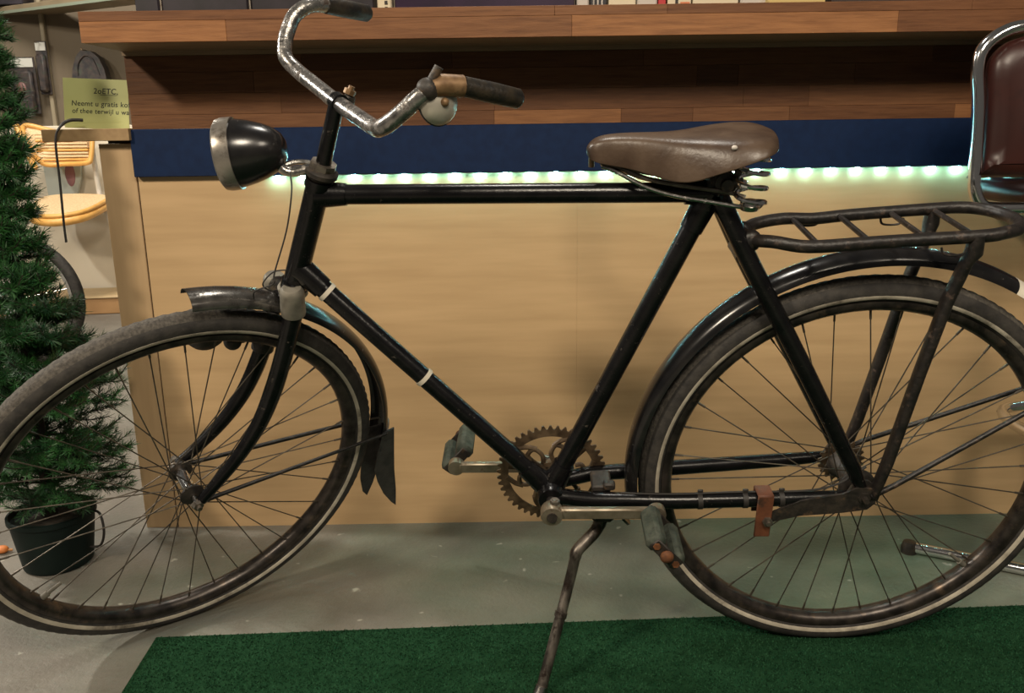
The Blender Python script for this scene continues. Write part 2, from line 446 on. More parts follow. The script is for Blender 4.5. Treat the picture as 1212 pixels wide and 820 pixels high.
# led strip under the navy band
led = empty('led_strip', (-0.51, YC - 0.009, 0.835), 'strip of greenish white leds glowing under the navy band of the counter', 'light strip')
lT = Matrix.Translation((0.51, -(YC - 0.009), -0.835))
MB().box(((XR - 0.51) / 2, YC - 0.009, 0.8348), (XR + 0.51, 0.010, 0.0014)).build('strip_tape', M_STRIPPCB, led, T=lT, smooth=0)
lb = MB().box((0, 0, 0), (0.0095, 0.006, 0.0075), bev=0.0012).build('led', M_LED, led, smooth=0)
k = 0
while -0.497 + k * 0.0553 < XR - 0.02:
    o = lb if k == 0 else lb.copy()
    if k: COL.objects.link(o); o.parent = led
    o.location = (-0.497 + k * 0.0553 + 0.51, 0.0, -0.0045)
    k += 1

# low ledge at the left end with sign and cord
lg = MB().box((-0.895, 1.965, 0.926), (0.186, 0.17, 0.0255), bev=0.001).build('ledge_board', M_LEDGE, smooth=0)
tag(lg, 'brown laminate ledge board sticking out left of the counter under the green sign', 'ledge')
bl = MB().box((-0.846, YC + 0.06, 0.9102), (0.062, 0.05, 0.006)).build('gap_shade_strip', mat('dark gap', (0.10, 0.07, 0.04), rough=0.8), smooth=0)  # thin dark strip standing in for the shaded gap under the ledge
bl.parent = lg
sign = empty('paper_sign', (-0.885, 1.925, 0.939), 'lime green handwritten card standing on the brown ledge left of the counter', 'sign')
M_CARD = mat('lime green card', (0.50, 0.53, 0.22), (0.55, 0.58, 0.26), rough=0.45, scale=8)
M_INK = mat('black marker ink', (0.012, 0.014, 0.016), rough=0.6)
sR = Matrix.Rotation(math.radians(-4), 4, 'X')
MB().box((0.0, 0, 0.0525), (0.140, 0.0012, 0.105), rot=Matrix.Rotation(math.radians(3.0), 3, 'Y')).build('card', M_CARD, sign, smooth=0, T=sR)
MB().box((0.0, 0.012, 0.014), (0.10, 0.024, 0.002)).build('card_foot', M_CARD, sign, smooth=0)


def lettering(txt, x, z, size, parent, name, shear=0.1):
    c = bpy.data.curves.new(name, 'FONT'); c.body = txt; c.size = size; c.shear = shear; c.space_character = 1.06
    c.extrude = 0.0001; c.offset = 0.00012
    t = bpy.data.objects.new(name, c)
    me = bpy.data.meshes.new_from_object(t)
    bpy.data.objects.remove(t)
    me.materials.clear(); me.materials.append(M_INK)
    me.transform(Matrix.Translation((x, -0.0008, z)) @ Matrix.Rotation(math.radians(3), 4, 'Y') @ Matrix.Rotation(PI / 2, 4, 'X'))
    me.transform(sR)
    o = bpy.data.objects.new(name, me); COL.objects.link(o); o.parent = parent
    return o


lettering('2oETC,', -0.004, 0.0745, 0.0165, sign, 'heading')
MB().box((0.028, -0.0010, 0.0705), (0.036, 0.0004, 0.0008), rot=Matrix.Rotation(math.radians(3), 3, 'Y')).build('underline', M_INK, sign, smooth=0, T=sR)
lettering('Neemt u gratis kof', -0.054, 0.0505, 0.0155, sign, 'text_line')
lettering('of thee terwijl u wa', -0.054, 0.0350, 0.0145, sign, 'text_line')
crd = MB().tube(cr([(-0.905, 1.90, 0.957), (-0.925, 1.885, 0.957), (-0.938, 1.868, 0.945), (-0.950, 1.862, 0.915), (-0.953, 1.862, 0.83), (-0.957, 1.862, 0.74), (-0.958, 1.863, 0.70)], 6),
                [0.0035] * 12 + [0.0026] * 25, 8).build('cord', M_WIRE)
tag(crd, 'black cord hanging down over the front of the brown ledge', 'cord')

# things standing on the countertop, cut by the upper edge of the frame
M_BLK = mat('black display case', (0.010, 0.009, 0.012), (0.022, 0.018, 0.026), rough=0.35, scale=20)
M_CREAM = mat('cream paper', (0.62, 0.55, 0.40), rough=0.6)
M_GREYP = mat('pale grey plastic', (0.50, 0.46, 0.42), rough=0.5)
M_REDP = mat('red box card', (0.42, 0.02, 0.025), rough=0.5)
M_ORAP = mat('orange print', (0.55, 0.16, 0.06), rough=0.5)


def boxitem(name, x0, x1, y, d, h, m, label, cat, bev=0.003, group=None):
    t = empty(name, ((x0 + x1) / 2, y, 1.1525), label, cat, group)
    MB().box((0, 0, h / 2), (x1 - x0, d, h), bev=bev).build('body', m, t, smooth=0)
    return t


t = boxitem('display_case', -.786, -.735, 2.02, .14, .20, M_BLK, 'narrow black display case at the left end of the countertop', 'display case')
MB().box((0, -.072, .19), (.03, .004, .01)).build('latch', M_STEEL, t, smooth=0)
t = boxitem('display_case', -.729, -.545, 2.02, .14, .22, M_BLK, 'black display case second from the left on the countertop, behind the lamp', 'display case')
MB().tube([(-.095, -.066, 0), (-.095, -.066, .22)], .0025, 8).build('corner_rod', M_STEEL, t)
t = boxitem('display_case', -.538, -.275, 2.02, .14, .22, M_BLK, 'black display case behind the raised handlebar grip', 'display case')
MB().tube([(-.135, -.066, 0), (-.135, -.066, .22)], .0025, 8).build('corner_rod', M_STEEL, t)
t = boxitem('display_stand', -.266, -.236, 1.96, .05, .16, M_CREAM, 'small white stand right of the raised grip on the countertop', 'stand')
for kk in range(3):
    MB().box((.004, -.026, .014 + kk * .012), (.006, .002, .007)).build('slot', M_WIRE, t, smooth=0)
boxitem('display_case', -.230, .155, 2.02, .15, .20, mat('purple black gloss', (0.018, 0.010, 0.026), (0.03, 0.015, 0.04), rough=0.25, scale=12),
        'long purplish black case in the middle of the countertop', 'display case')
boxitem('card_holder', .160, .186, 1.97, .05, .14, M_GREYP, 'pale grey upright holder right of the long dark case', 'holder')
t = boxitem('booklet', .190, .226, 1.98, .03, .15, M_BLK, 'dark striped booklet beside the pale grey holder on the countertop', 'booklet', bev=.001)
for kk in range(3):
    MB().box((-.010 + kk * .009, -.0155, .075), (.003, .001, .13)).build('stripe', M_GREYP, t, smooth=0)
t = boxitem('flip_pad', .230, .288, 1.98, .05, .15, M_CREAM, 'cream spiral pad standing left of the grey tray', 'pad', bev=.001)
for kk in range(5):
    MB().tube([(-.022 + kk * .011, -.027, .004), (-.022 + kk * .011, -.030, .008), (-.022 + kk * .011, -.027, .012)], .0012, 6).build('spiral_ring', M_WIRE, t)
boxitem('letter_tray', .290, .332, 1.98, .08, .13, M_GREYP, 'grey white tray between the cream pad and the red box', 'tray')
boxitem('carton', .334, .350, 1.97, .06, .12, M_REDP, 'thin red carton standing on the countertop', 'box', bev=.001)
t = boxitem('leaflet_box', .354, .404, 1.97, .06, .12, M_CREAM, 'white leaflet box with orange and black print on the countertop', 'box', bev=.001)
MB().box((.012, -.0308, .026), (.02, .001, .012)).build('print_patch', M_ORAP, t, smooth=0)
MB().box((-.006, -.0308, .034), (.006, .001, .03)).build('print_patch', M_WIRE, t, smooth=0)
boxitem('envelope_box', .408, .505, 1.98, .08, .12, M_CREAM, 'wide cream box right of the orange printed box', 'box', bev=.001)
boxitem('paper_tray', .510, .566, 1.98, .08, .10, M_GREYP, 'grey paper tray above the saddle end on the countertop', 'tray')
t = empty('paper_stack', (.625, 1.96, 1.1525), 'yellowed stack of papers on the countertop right of the saddle', 'papers')
for kk in range(6):
    MB().box((random.uniform(-.003, .003), random.uniform(-.003, .003), .004 + kk * .0082), (.118, .09, .0078)).build('sheaf', mat('yellowed paper', (0.55, 0.42, 0.17), rough=0.7), t, smooth=0)
boxitem('display_case', .704, 1.30, 2.02, .15, .20, mat('dark brown case', (0.022, 0.014, 0.012), (0.035, 0.022, 0.018), rough=0.4, scale=10),
        'wide dark brown case at the right end of the countertop', 'display case')

# ------------------------------------------------------------------ things on and before the far wall, left
M_SHELF = mat('pale shelf board', (0.17, 0.135, 0.085), (0.21, 0.165, 0.105), rough=0.5, scale=8)
sh = empty('wall_shelf', (-2.2, 4.58, 1.58), 'pale shelf board along the far wall at the upper left', 'shelf')
d_ = Vector((-1.709 + 2.646, 4.3 - 4.8, 1.57 - 1.605)); ang = math.atan2(d_.y, d_.x)
MB().box((0, 0.1, .015), (1.35, .20, .028), rot=Matrix.Rotation(ang, 3, 'Z'), bev=.003).build('board', M_SHELF, sh, smooth=0)
MB().box((-.03, .0, -.002), (1.35, .012, .014), rot=Matrix.Rotation(ang, 3, 'Z')).build('price_rail', mat('green grey rail', (0.19, 0.22, 0.17), rough=0.4), sh, smooth=0)
t = empty('dark_carton', (-2.62, 4.78, 1.61), 'dark carton on the far shelf at the upper left corner', 'box')
MB().box((0, 0.06, .08), (.22, .12, .15), bev=.004).build('body', M_BLK, t, smooth=0)

M_CLEAR = mat('clear blister plastic', (0.5, 0.5, 0.46), rough=0.15)
M_PACKD = mat('dark pack contents', (0.010, 0.010, 0.013), (0.05, 0.035, 0.03), rough=0.5, scale=35, c3=(0.03, 0.05, 0.032), c3_scale=30)
M_PINK = mat('dull pink plastic', (0.14, 0.06, 0.055), rough=0.5)


def pack(x0, x1, z0, z1, label, badge):
    t = empty('blister_pack', ((x0 + x1) / 2, 4.85, z0), label, 'package', 'packs hanging on the far wall')
    W_, H_ = x1 - x0, z1 - z0
    MB().box((0, 0, H_ / 2), (W_, .006, H_), bev=.002).build('backing_card', M_PACKD, t, smooth=0)
    MB().box((0, -.018, H_ * .40), (W_ * .86, .03, H_ * .72), bev=.012).build('blister', M_PACKD, t)
    MB().box((0, -.006, H_ * .90), (W_ * .9, .006, H_ * .16), bev=.002).build('header_card', M_CLEAR, t, smooth=0)
    if badge:
        MB().sphere((0, -.03, H_ * .45), W_ * .2, 8, sc=(1, .4, 1.2)).build('badge', M_PINK, t)
    MB().tube([(0, .02, H_ * .96), (0, -.05, H_ * .96), (0, -.055, H_ * .975)], .003, 8).build('hook', M_CHROME_CLEAN, t)


pack(-2.675, -2.53, 1.065, 1.36, 'wide dark blister pack with white header on the far wall beside the tree', True)
pack(-2.515, -2.455, 1.165, 1.44, 'narrow dark pack with pink header right of the wide one on the far wall', False)
hb = empty('hanging_bag', (-2.215, 4.85, 1.238), 'dark rounded bag hanging on the far wall above the green sign', 'bag')
MB().prism([(x, 0, z) for x, z in [(-.095, 0), (.088, 0), (.082, .05), (.058, .11), (.02, .142), (-.035, .145), (-.065, .11), (-.088, .05)]], (0, -.06, 0)).build('pouch', M_PACKD, hb)
MB().tube(cr([(-.06, -.062, .02), (-.05, -.066, .08), (-.01, -.066, .12), (.03, -.066, .10), (.055, -.062, .02)], 5), .003, 8).build('piping', M_PACKD, hb)
MB().tube([(-.02, .03, .15), (-.02, -.07, .15), (-.02, -.075, .156)], .003, 8).build('hook', M_CHROME_CLEAN, hb)

# raised display base, child's cane seat on a white post, wheel of another cycle
pf = empty('display_platform', (-2.2, 4.70, 0), 'low wooden display base before the white wall panel', 'platform')
bR = Matrix.Rotation(math.radians(6), 3, 'Z')
MB().box((0, 0, .045), (1.3, .28, .088), rot=bR, bev=.004).build('plinth', mat('brown plinth front', (0.34, 0.19, 0.08), (0.40, 0.23, 0.10), rough=0.5, scale=8), pf, smooth=0)
MB().box((0, 0.0, .094), (1.32, .30, .010), rot=bR, bev=.002).build('deck', mat('tan deck', (0.50, 0.37, 0.20), (0.56, 0.42, 0.24), rough=0.5, scale=8), pf, smooth=0)

M_CANE = mat('honey cane', (0.68, 0.35, 0.085), (0.80, 0.45, 0.13), rough=0.4, scale=20)
M_WEAVE = mat('pale woven cane', (0.66, 0.46, 0.24), (0.80, 0.62, 0.38), rough=0.6, scale=120, stretch=(1, 1, 3))
M_WHITE = mat('white enamel', (0.75, 0.72, 0.66), rough=0.4)
cs = empty('cane_seat', (-2.28, 4.60, 0.10), 'honey coloured woven cane seat with curved back on a white post', 'seat')


def cs_at(px, pz, y=0.0):
    return (px, y, pz)


def CS(x, y, z):   # world -> local
    return (x + 2.28, y - 4.60, z - 0.10)


bk = cr([CS(-2.53, 4.66, 1.00), CS(-2.38, 4.70, .965), CS(-2.19, 4.66, .955), CS(-2.165, 4.62, .92), CS(-2.175, 4.60, .83), CS(-2.20, 4.60, .805), CS(-2.33, 4.64, .800), CS(-2.43, 4.60, .805), CS(-2.48, 4.58, .90)], 6, closed=True)
MB().tube(bk, .013, 10, closed=True).build('back_frame', M_CANE, cs)
MB().prism([p + Vector((0, .012, 0)) for p in bk], (0, .006, 0)).build('back_panel', M_WEAVE, cs)
for zi in range(9):
    z_ = .822 + zi * .0165
    MB().tube([CS(-2.455, 4.603, z_), CS(-2.32, 4.650, z_), CS(-2.19, 4.615, z_)], .0062, 8).build('back_weave', M_CANE if zi % 3 == 0 else M_WEAVE, cs)
MB().tube([CS(-2.52, 4.56, 1.0), CS(-2.47, 4.53, .88), CS(-2.43, 4.52, .78)], .016, 10).build('side_cane', M_CANE, cs)
seat_out = [(-2.47, 4.66), (-2.32, 4.70), (-2.15, 4.66), (-2.13, 4.54), (-2.17, 4.40), (-2.28, 4.34), (-2.40, 4.38), (-2.46, 4.50)]
so = cr([CS(x, y, .585 + (y - 4.5) * .22) for x, y in seat_out], 5, closed=True)
MB().tube(so, .012, 10, closed=True).build('seat_rim', M_CANE, cs)
MB().prism(so, (0, 0, .012)).build('seat_weave', M_WEAVE, cs)
low = cr([CS(x * .97 - 2.3 * .03, y * .97 + 4.52 * .03, .555 + (y - 4.5) * .22) for x, y in seat_out], 5, closed=True)
MB().tube(low, .022, 10, closed=True).build('seat_band', M_CANE, cs)
for i in range(0, 40, 2):
    MB().tube([so[i], low[i]], .006, 6).build('seat_stake', M_WEAVE, cs)
MB().tube([CS(-2.22, 4.72, .90), CS(-2.20, 4.70, .62), CS(-2.05, 4.70, .10)], .014, 10).build('post', M_WHITE, cs)
MB().tube([CS(-2.20, 4.70, .62), CS(-2.30, 4.60, .53)], .014, 10).build('bracket', M_WHITE, cs)
MB().box(CS(-2.05, 4.70, .103), (.10, .10, .006)).build('foot_plate', M_WHITE, cs, smooth=0)
bag = empty('leaflet_bag', (-2.44, 4.82, 0.62), 'clear bag with a pink print hanging on the white panel below the cane back', 'bag')
MB().prism([(-.09, 0, 0), (.07, 0, .01), (.10, 0, .10), (.11, 0, .22), (-.10, 0, .22)], (0, -.02, 0)).build('sleeve', mat('milky plastic', (0.46, 0.50, 0.46), rough=0.35), bag)
MB().sphere((.045, -.02, .12), .035, 8, sc=(.8, .25, 1.9)).build('print', mat('mauve print', (0.30, 0.15, 0.17), rough=0.6), bag)

pk = empty('parked_bicycle', (-2.03, 3.5, 0), 'parked bicycle behind the tree, of which a dark tyre and silver rim show', 'bicycle')
wh = pk
wT = Matrix.Translation((0, 0, .275)) @ Matrix.Rotation(math.radians(90), 4, 'X')
MB().lathe([(.232, -.014), (.232, .014), (.216, .010), (.212, 0), (.216, -.010)], 64, wT, closed_prof=True).build('wheel', M_CHROME_CLEAN, pk)
wh = pk.children[-1]
MB().tube([(0, -.05, .275), (-.02, -.05, .45), (-.06, 0, .60), (-.10, 0, .78)], .013, 10).build('fork', M_WHITE, pk)
MB().tube([(-.07, 0, .62), (-.50, 0, .30), (-.95, 0, .275)], .016, 10).tube([(-.09, 0, .74), (-.62, 0, .60)], .014, 10).tube([(-.50, 0, .30), (-.66, 0, .76)], .014, 10).build('frame', M_WHITE, pk)
MB().tube([(-.66, 0, .76), (-.67, 0, .80)], .012, 10).box((-.70, 0, .82), (.24, .12, .05), bev=.02).build('saddle', M_GRIP, pk)
MB().lathe([(.252 + .022 * math.cos(a * PI / 6), .022 * math.sin(a * PI / 6)) for a in range(12)], 64, wT, closed_prof=True).build('tyre', M_RUBBER, wh)
MB().lathe([(.0, -.04), (.018, -.04), (.018, -.034), (.010, -.03), (.010, .03), (.018, .034), (.018, .04), (0, .04)], 20, wT).build('hub', M_CHROME_CLEAN, wh)
for i in range(28):
    a = 2 * PI * i / 28; a2 = a + (0.6 if i % 4 < 2 else -0.6); sd = 1 if i % 2 else -1
    MB().tube([wT @ Vector((.016 * math.cos(a2), .016 * math.sin(a2), .033 * sd)), wT @ Vector((.215 * math.cos(a), .215 * math.sin(a), 0))], .0012, 5).build('spoke', M_CHROME_CLEAN, wh)

# ------------------------------------------------------------------ green mat
mat_o = empty('carpet_mat', (0.30, 1.0, 0), 'green artificial grass mat lying in front of the rear wheel and counter', 'mat')
mx_, my_ = Vector((1, .0354, 0)).normalized(), Vector((.040, -1, 0)).normalized()
C0 = Vector((-.6723, 1.4347, 0))
MW, MD = 2.35, 1.25
M_MAT = mat('green mat backing', (0.009, 0.034, 0.015), (0.014, 0.047, 0.021), rough=1.0, spec=0.03, scale=60)
M_PILE = mat('green mat pile', (0.013, 0.054, 0.025), (0.028, 0.084, 0.040), rough=0.95, spec=0.05, scale=220, c3=(0.010, 0.037, 0.018), c3_scale=70, c3_band=(0.48, 0.62), c3_metal=None)
off = Vector((0.30, 1.0, 0))
q = [C0, C0 + mx_ * MW, C0 + mx_ * MW + my_ * MD, C0 + my_ * MD]
MB().prism([p - off for p in q], (0, 0, .0018)).build('backing', M_MAT, mat_o, smooth=0)
pb = MB()
rr = random.Random(3)
for i in range(90000):
    u_, v_ = rr.uniform(.002, MW - .002), rr.random() ** 1.15 * .55
    p = C0 + mx_ * u_ + my_ * (v_ + .001) - off
    a = rr.uniform(0, 2 * PI); h = rr.uniform(.0022, .0042); ww = .0016
    dx, dy = math.cos(a) * ww, math.sin(a) * ww
    b0 = len(pb.v)
    pb.v += [(p.x - dx, p.y - dy, .0016), (p.x + dx, p.y + dy, .0016), (p.x + rr.uniform(-.003, .003), p.y + rr.uniform(-.003, .003), .0016 + h)]
    pb.f.append((b0, b0 + 1, b0 + 2)); pb.m.append(0)
me = bpy.data.meshes.new('pile'); me.from_pydata(pb.v, [], pb.f); me.materials.append(M_PILE)
po = bpy.data.objects.new('pile', me); COL.objects.link(po); po.parent = mat_o; po['kind'] = 'stuff'

# ------------------------------------------------------------------ potted artificial fir
PX, PY = -1.012, 1.745
M_POT = mat('dark green black pot plastic', (0.003, 0.008, 0.007), (0.005, 0.012, 0.010), rough=0.6, spec=0.2, scale=20)
pot = empty('plant_pot', (PX, PY, 0), 'round dark green pot holding the artificial fir at left', 'pot')
MB().lathe([(0, .003), (.066, 0), (.071, .004), (.086, .112), (.090, .114), (.090, .124), (.085, .125), (.082, .112), (0, .106)], 40).build('shell', M_POT, pot)
MB().tube(cr([(.088, .01, .118), (.106, .0, .112), (.114, -.01, .075), (.102, -.01, .043), (.079, -.01, .040)], 5), .0028, 8).build('handle', M_WIRE, pot)
MB().lathe([(0, .110), (.081, .109), (.081, .105)], 24).build('soil', mat('dark soil', (0.02, 0.017, 0.012), (0.05, 0.04, 0.03), rough=0.9, scale=60, bump=.004), pot)
tree = empty('artificial_fir', (PX, PY, .112), 'narrow artificial green fir tree in the dark pot at the left edge', 'tree')
M_NEEDLE = mat('fir needles', (0.014, 0.070, 0.016), (0.040, 0.150, 0.034), rough=0.45, scale=40, c3=(0.008, 0.032, 0.014), c3_scale=12, c3_band=(0.45, 0.65), spec=0.4)
M_TRUNK = mat('dark trunk', (0.025, 0.017, 0.011), rough=0.8)
MB().tube([(0, 0, -.002), (0, 0, .5), (0, 0, 1.10)], [.014, .010, .004], 10).build('trunk', M_TRUNK, tree)


def branch_mesh(L_, seed):
    r = random.Random(seed); mb = MB()
    stem = [Vector((L_ * t, 0, .10 * L_ * math.sin(t * 2.2) - .05 * L_ * t * t)) for t in (0, .35, .7, 1)]
    mb.tube(stem, [.0022, .0018, .0014, .001], 5, 1)
    lines = [(stem, 1.0)]
    for k in range(7):
        t = .22 + .72 * k / 7; base = Vector((L_ * t, 0, .10 * L_ * math.sin(t * 2.2) - .05 * L_ * t * t))
        s_ = 1 if k % 2 else -1
        ln = (L_ * .36 + .02) * (1.12 - t * .6)
        d = Vector((.75, s_ * .75, r.uniform(-.1, .35))).normalized()
        tw = [base, base + d * ln * .5, base + d * ln + Vector((0, 0, .01))]
        mb.tube(tw, .0011, 4, 1); lines.append((tw, .9))
    for ln, sc in lines:
        tot = sum((ln[i + 1] - ln[i]).length for i in range(len(ln) - 1))
        nN = int(tot / .00075)
        for j in range(nN):
            f = (j + r.random()) / nN * (len(ln) - 1); i = min(int(f), len(ln) - 2)
            p = ln[i].lerp(ln[i + 1], f - i); ax = (ln[i + 1] - ln[i]).normalized()
            pr = Vector((r.gauss(0, 1), r.gauss(0, 1), r.gauss(0, 1))); pr = (pr - ax * pr.dot(ax)).normalized()
            d = (ax * .75 + pr).normalized(); le = r.uniform(.012, .022) * sc
            wv = d.cross(pr).normalized() * .00075
            if wv.length < 1e-5: wv = Vector((0, .0007, 0))
            b0 = len(mb.v); tip = p + d * le
            mb.v += [tuple(p - wv), tuple(p + wv), tuple(tip + wv * .4), tuple(tip - wv * .4)]
            mb.f.append((b0, b0 + 1, b0 + 2, b0 + 3)); mb.m.append(0)
    me = bpy.data.meshes.new('branch'); me.from_pydata(mb.v, [], mb.f)
    me.materials.append(M_NEEDLE); me.materials.append(M_TRUNK)
    me.polygons.foreach_set('material_index', mb.m); me.update()
    return me


BM = {L_: [branch_mesh(L_, 11 * k + int(L_ * 1000)) for k in range(2)] for L_ in (.05, .085, .125, .165, .20)}


def fir_r(z):
    prof = [(0.02, .162), (.14, .188), (.26, .176), (.36, .150), (.45, .112), (.53, .072), (.62, .056), (.75, .060), (.85, .060), (.98, .050), (1.10, .025)]
    for (z0, r0), (z1, r1) in zip(prof, prof[1:]):
        if z <= z1: return r0 + (r1 - r0) * (z - z0) / (z1 - z0)
    return .03


rb = random.Random(21)
z_ = .05; ga = 0.0
while z_ < 1.10:
    R_ = fir_r(z_)
    nb_ = 8 if R_ > .12 else 7
    for k in range(nb_):
        ga += 2 * PI / nb_ + rb.uniform(-.25, .25)
        Lw = R_ * rb.uniform(.80, 1.08)
        tx_, ty_ = PX + Lw * math.cos(ga), PY + Lw * math.sin(ga)
        if tx_ > -.91 and ty_ > 1.87:
            Lw *= .55
        key = min(BM, key=lambda q_: abs(q_ - Lw))
        o = bpy.data.objects.new('branch', rb.choice(BM[key])); COL.objects.link(o); o.parent = tree
        o.location = (0, 0, z_ + rb.uniform(-.012, .012))
        o.rotation_euler = (rb.uniform(-.4, .4), rb.uniform(-.30, .12), ga)
        s_ = Lw / key; o.scale = (s_, s_, s_)
    ga += .37
    z_ += .034
# small orange thing on the floor beside the pot
oc = empty('orange_clip', (-1.165, 1.79, 0), 'small orange plug lying on the floor left of the pot', 'plug')
MB().sphere((0, 0, .009), .012, 8, sc=(1.3, 1, .75)).build('body', mat('orange plastic', (0.62, 0.20, 0.05), rough=0.5), oc)
MB().tube([(.012, 0, .008), (.022, .004, .006)], .003, 8).build('tip', mat('orange tip', (0.5, 0.25, 0.1), rough=0.5), oc)

# ------------------------------------------------------------------ bar stool, cut by the right edge
stool = empty('bar_stool', (1.22, 1.62, 0), 'chrome tube bar stool with dark red padded back at the right edge', 'stool')


def ST(x, y, z):
    return (x - 1.22, y - 1.62, z)


M_REDV = mat('dark oxblood vinyl', (0.026, 0.0065, 0.005), (0.040, 0.009, 0.0065), rough=0.36, scale=10, c3=(0.018, 0.005, 0.0045), c3_scale=20)
by = 1.60
loop = [(.872, .80), (.868, .84), (.862, .95), (.853, 1.02), (.862, 1.055), (.895, 1.080), (.94, 1.090), (1.05, 1.092), (1.30, 1.092), (1.38, 1.08), (1.415, 1.04), (1.415, .95), (1.405, .84), (1.395, .79), (1.36, .772), (1.25, .768), (1.05, .768), (.92, .768), (.888, .775)]
MB().tube(cr([ST(x, by - .0 + (1.09 - z) * -.02, z) for x, z in loop], 5, closed=True), .0115, 12, closed=True).build('back_frame', M_CHROME_CLEAN, stool)
pad = [(.885, .835), (.880, .95), (.874, 1.015), (.885, 1.045), (.92, 1.068), (1.0, 1.076), (1.28, 1.076), (1.36, 1.068), (1.395, 1.04), (1.398, .95), (1.39, .835), (1.37, .825), (.90, .825)]
padp = cr([ST(x, by + .004, z) for x, z in pad], 3, closed=True)
ctr = Vector(ST(1.14, by, .95))
pm = MB(); n_ = len(padp)
rings = []
for sc, yy in ((.93, .020), (1.0, .010), (1.0, -.004), (.95, -.016), (.80, -.024)):
    rings.append([Vector((ctr.x + (p.x - ctr.x) * (1 - (1 - sc) * .55), yy + by - 1.62, ctr.z + (p.z - ctr.z) * sc)) for p in padp])
V_ = [v for r_ in rings for v in r_]
F_ = [(i * n_ + k, i * n_ + (k + 1) % n_, (i + 1) * n_ + (k + 1) % n_, (i + 1) * n_ + k) for i in range(4) for k in range(n_)]
F_ += [tuple(range(n_)), tuple(range(4 * n_, 5 * n_))]
pm.add(V_, F_).build('backrest', M_REDV, stool, smooth=60)
# seat pad
so_ = cr([ST(x, y, .815) for x, y in [(.985, 1.65), (.975, 1.74), (1.00, 1.83), (1.14, 1.875), (1.30, 1.84), (1.34, 1.74), (1.33, 1.65), (1.26, 1.625), (1.03, 1.625)]], 5, closed=True)
sm = MB(); n_ = len(so_); cc = Vector(ST(1.15, 1.74, .8))
rings = []
for sc, dz in ((.90, -.022), (.99, -.014), (1.0, 0), (.96, .016), (.80, .024)):
    rings.append([Vector((cc.x + (p.x - cc.x) * sc, cc.y + (p.y - cc.y) * sc, .792 + dz)) for p in so_])
V_ = [v for r_ in rings for v in r_]
F_ = [(i * n_ + k, i * n_ + (k + 1) % n_, (i + 1) * n_ + (k + 1) % n_, (i + 1) * n_ + k) for i in range(4) for k in range(n_)]
F_ += [tuple(range(n_)), tuple(range(4 * n_, 5 * n_))]
sm.add(V_, F_).build('seat', M_REDV, stool, smooth=60)
for sx in (1, -1):   # sled legs: floor tube, upright, up to the seat
    lg_ = [ST(.885 if sx > 0 else 1.62, 1.725 if sx > 0 else 1.60, .0125), ST(1.10 if sx > 0 else 1.42, 1.60, .0125)]
MB().tube(cr([ST(.890, 1.722, .0125), ST(.98, 1.671, .0125), ST(1.10, 1.602, .0125), ST(1.30, 1.490, .0125), ST(1.42, 1.42, .0125)], 5), .0125, 12).build('floor_bar', M_CHROME_CLEAN, stool)
MB().tube(cr([ST(1.00, 1.40, .0125), ST(1.10, 1.47, .0125), ST(1.28, 1.60, .0125), ST(1.42, 1.70, .0125)], 5), .0125, 12).build('floor_bar', M_CHROME_CLEAN, stool)
MB().lathe([(0, 0), (.017, 0), (.017, .014), (.013, .026), (0, .026)], 16, Matrix.Translation(ST(.886, 1.722, 0))).build('foot_cap', M_GRIP, stool)
MB().tube([ST(1.172, 1.545, .0125), ST(1.172, 1.60, .40), ST(1.16, 1.70, .775)], .02, 14).build('column', M_CHROME_CLEAN, stool)
ring = cr([ST(x, y, .345) for x, y in [(1.02, 1.62), (1.14, 1.65), (1.30, 1.62), (1.36, 1.50), (1.30, 1.38), (1.14, 1.35), (1.02, 1.38), (.985, 1.50)]], 5, closed=True)
ring = [(v[0] + .03, v[1] + .09, v[2] - .01) for v in ring]
MB().tube(ring, .011, 12, closed=True).build('foot_ring', M_CHROME_CLEAN, stool)
MB().tube([ring[10], ST(1.172, 1.50, .36)], .009, 10).build('ring_stay', M_CHROME_CLEAN, stool)
for x_ in (1.05, 1.24):
    MB().tube(cr([ST(x_, 1.70, .768), ST(x_, 1.64, .762), ST(x_, by + .004, .770)], 4), .009, 10).build('back_stay', M_CHROME_CLEAN, stool)

# ------------------------------------------------------------------ the bicycle (local: +X to the rear, +Y away from the camera, +Z up)
BW = Matrix(((0.99953039, 0.03010990, -0.00569090, 0.57728194), (-0.03064298, 0.98214196, -0.18562916, 1.40838423),
             (0, 0.18571637, 0.98260339, 0.00036533), (0, 0, 0, 1)))
FB = Matrix(((0.77717361, -0.57873983, 0.24710602, -1.1448), (0.61833880, 0.77524068, -0.12906988, 0.0177),
             (-0.11686876, 0.25310494, 0.96035388, 0.3303), (0, 0, 0, 1)))      # front wheel frame -> bicycle frame (wheel steered to the left)
SB = Matrix(((-0.729, -0.592, 0.343, -0.846), (-0.631, 0.776, 0.0, 0.0), (0.266, 0.216, 0.939, 0.865), (0, 0, 0, 1)))  # steering head frame
bike = empty('bicycle', (0, 0, 0), 'old black roadster bicycle leaning on its stand before the counter, front wheel turned', 'bicycle', mw=BW)


def P_(n, mb, m, parent=bike, T=None, smooth=40, label=None):
    o = mb.build(n, m, parent, smooth, T)
    if label: o['label'] = label
    return o


def F_(p): return FB @ Vector(p)
def S_(p): return SB @ Vector(p)


BBp = Vector((-.505, 0, .327)); AX = Vector((0, 0, .355))
HT, HB = Vector((-.845, .004, .868)), Vector((-.913, .030, .690))
hd = (HT - HB).normalized()
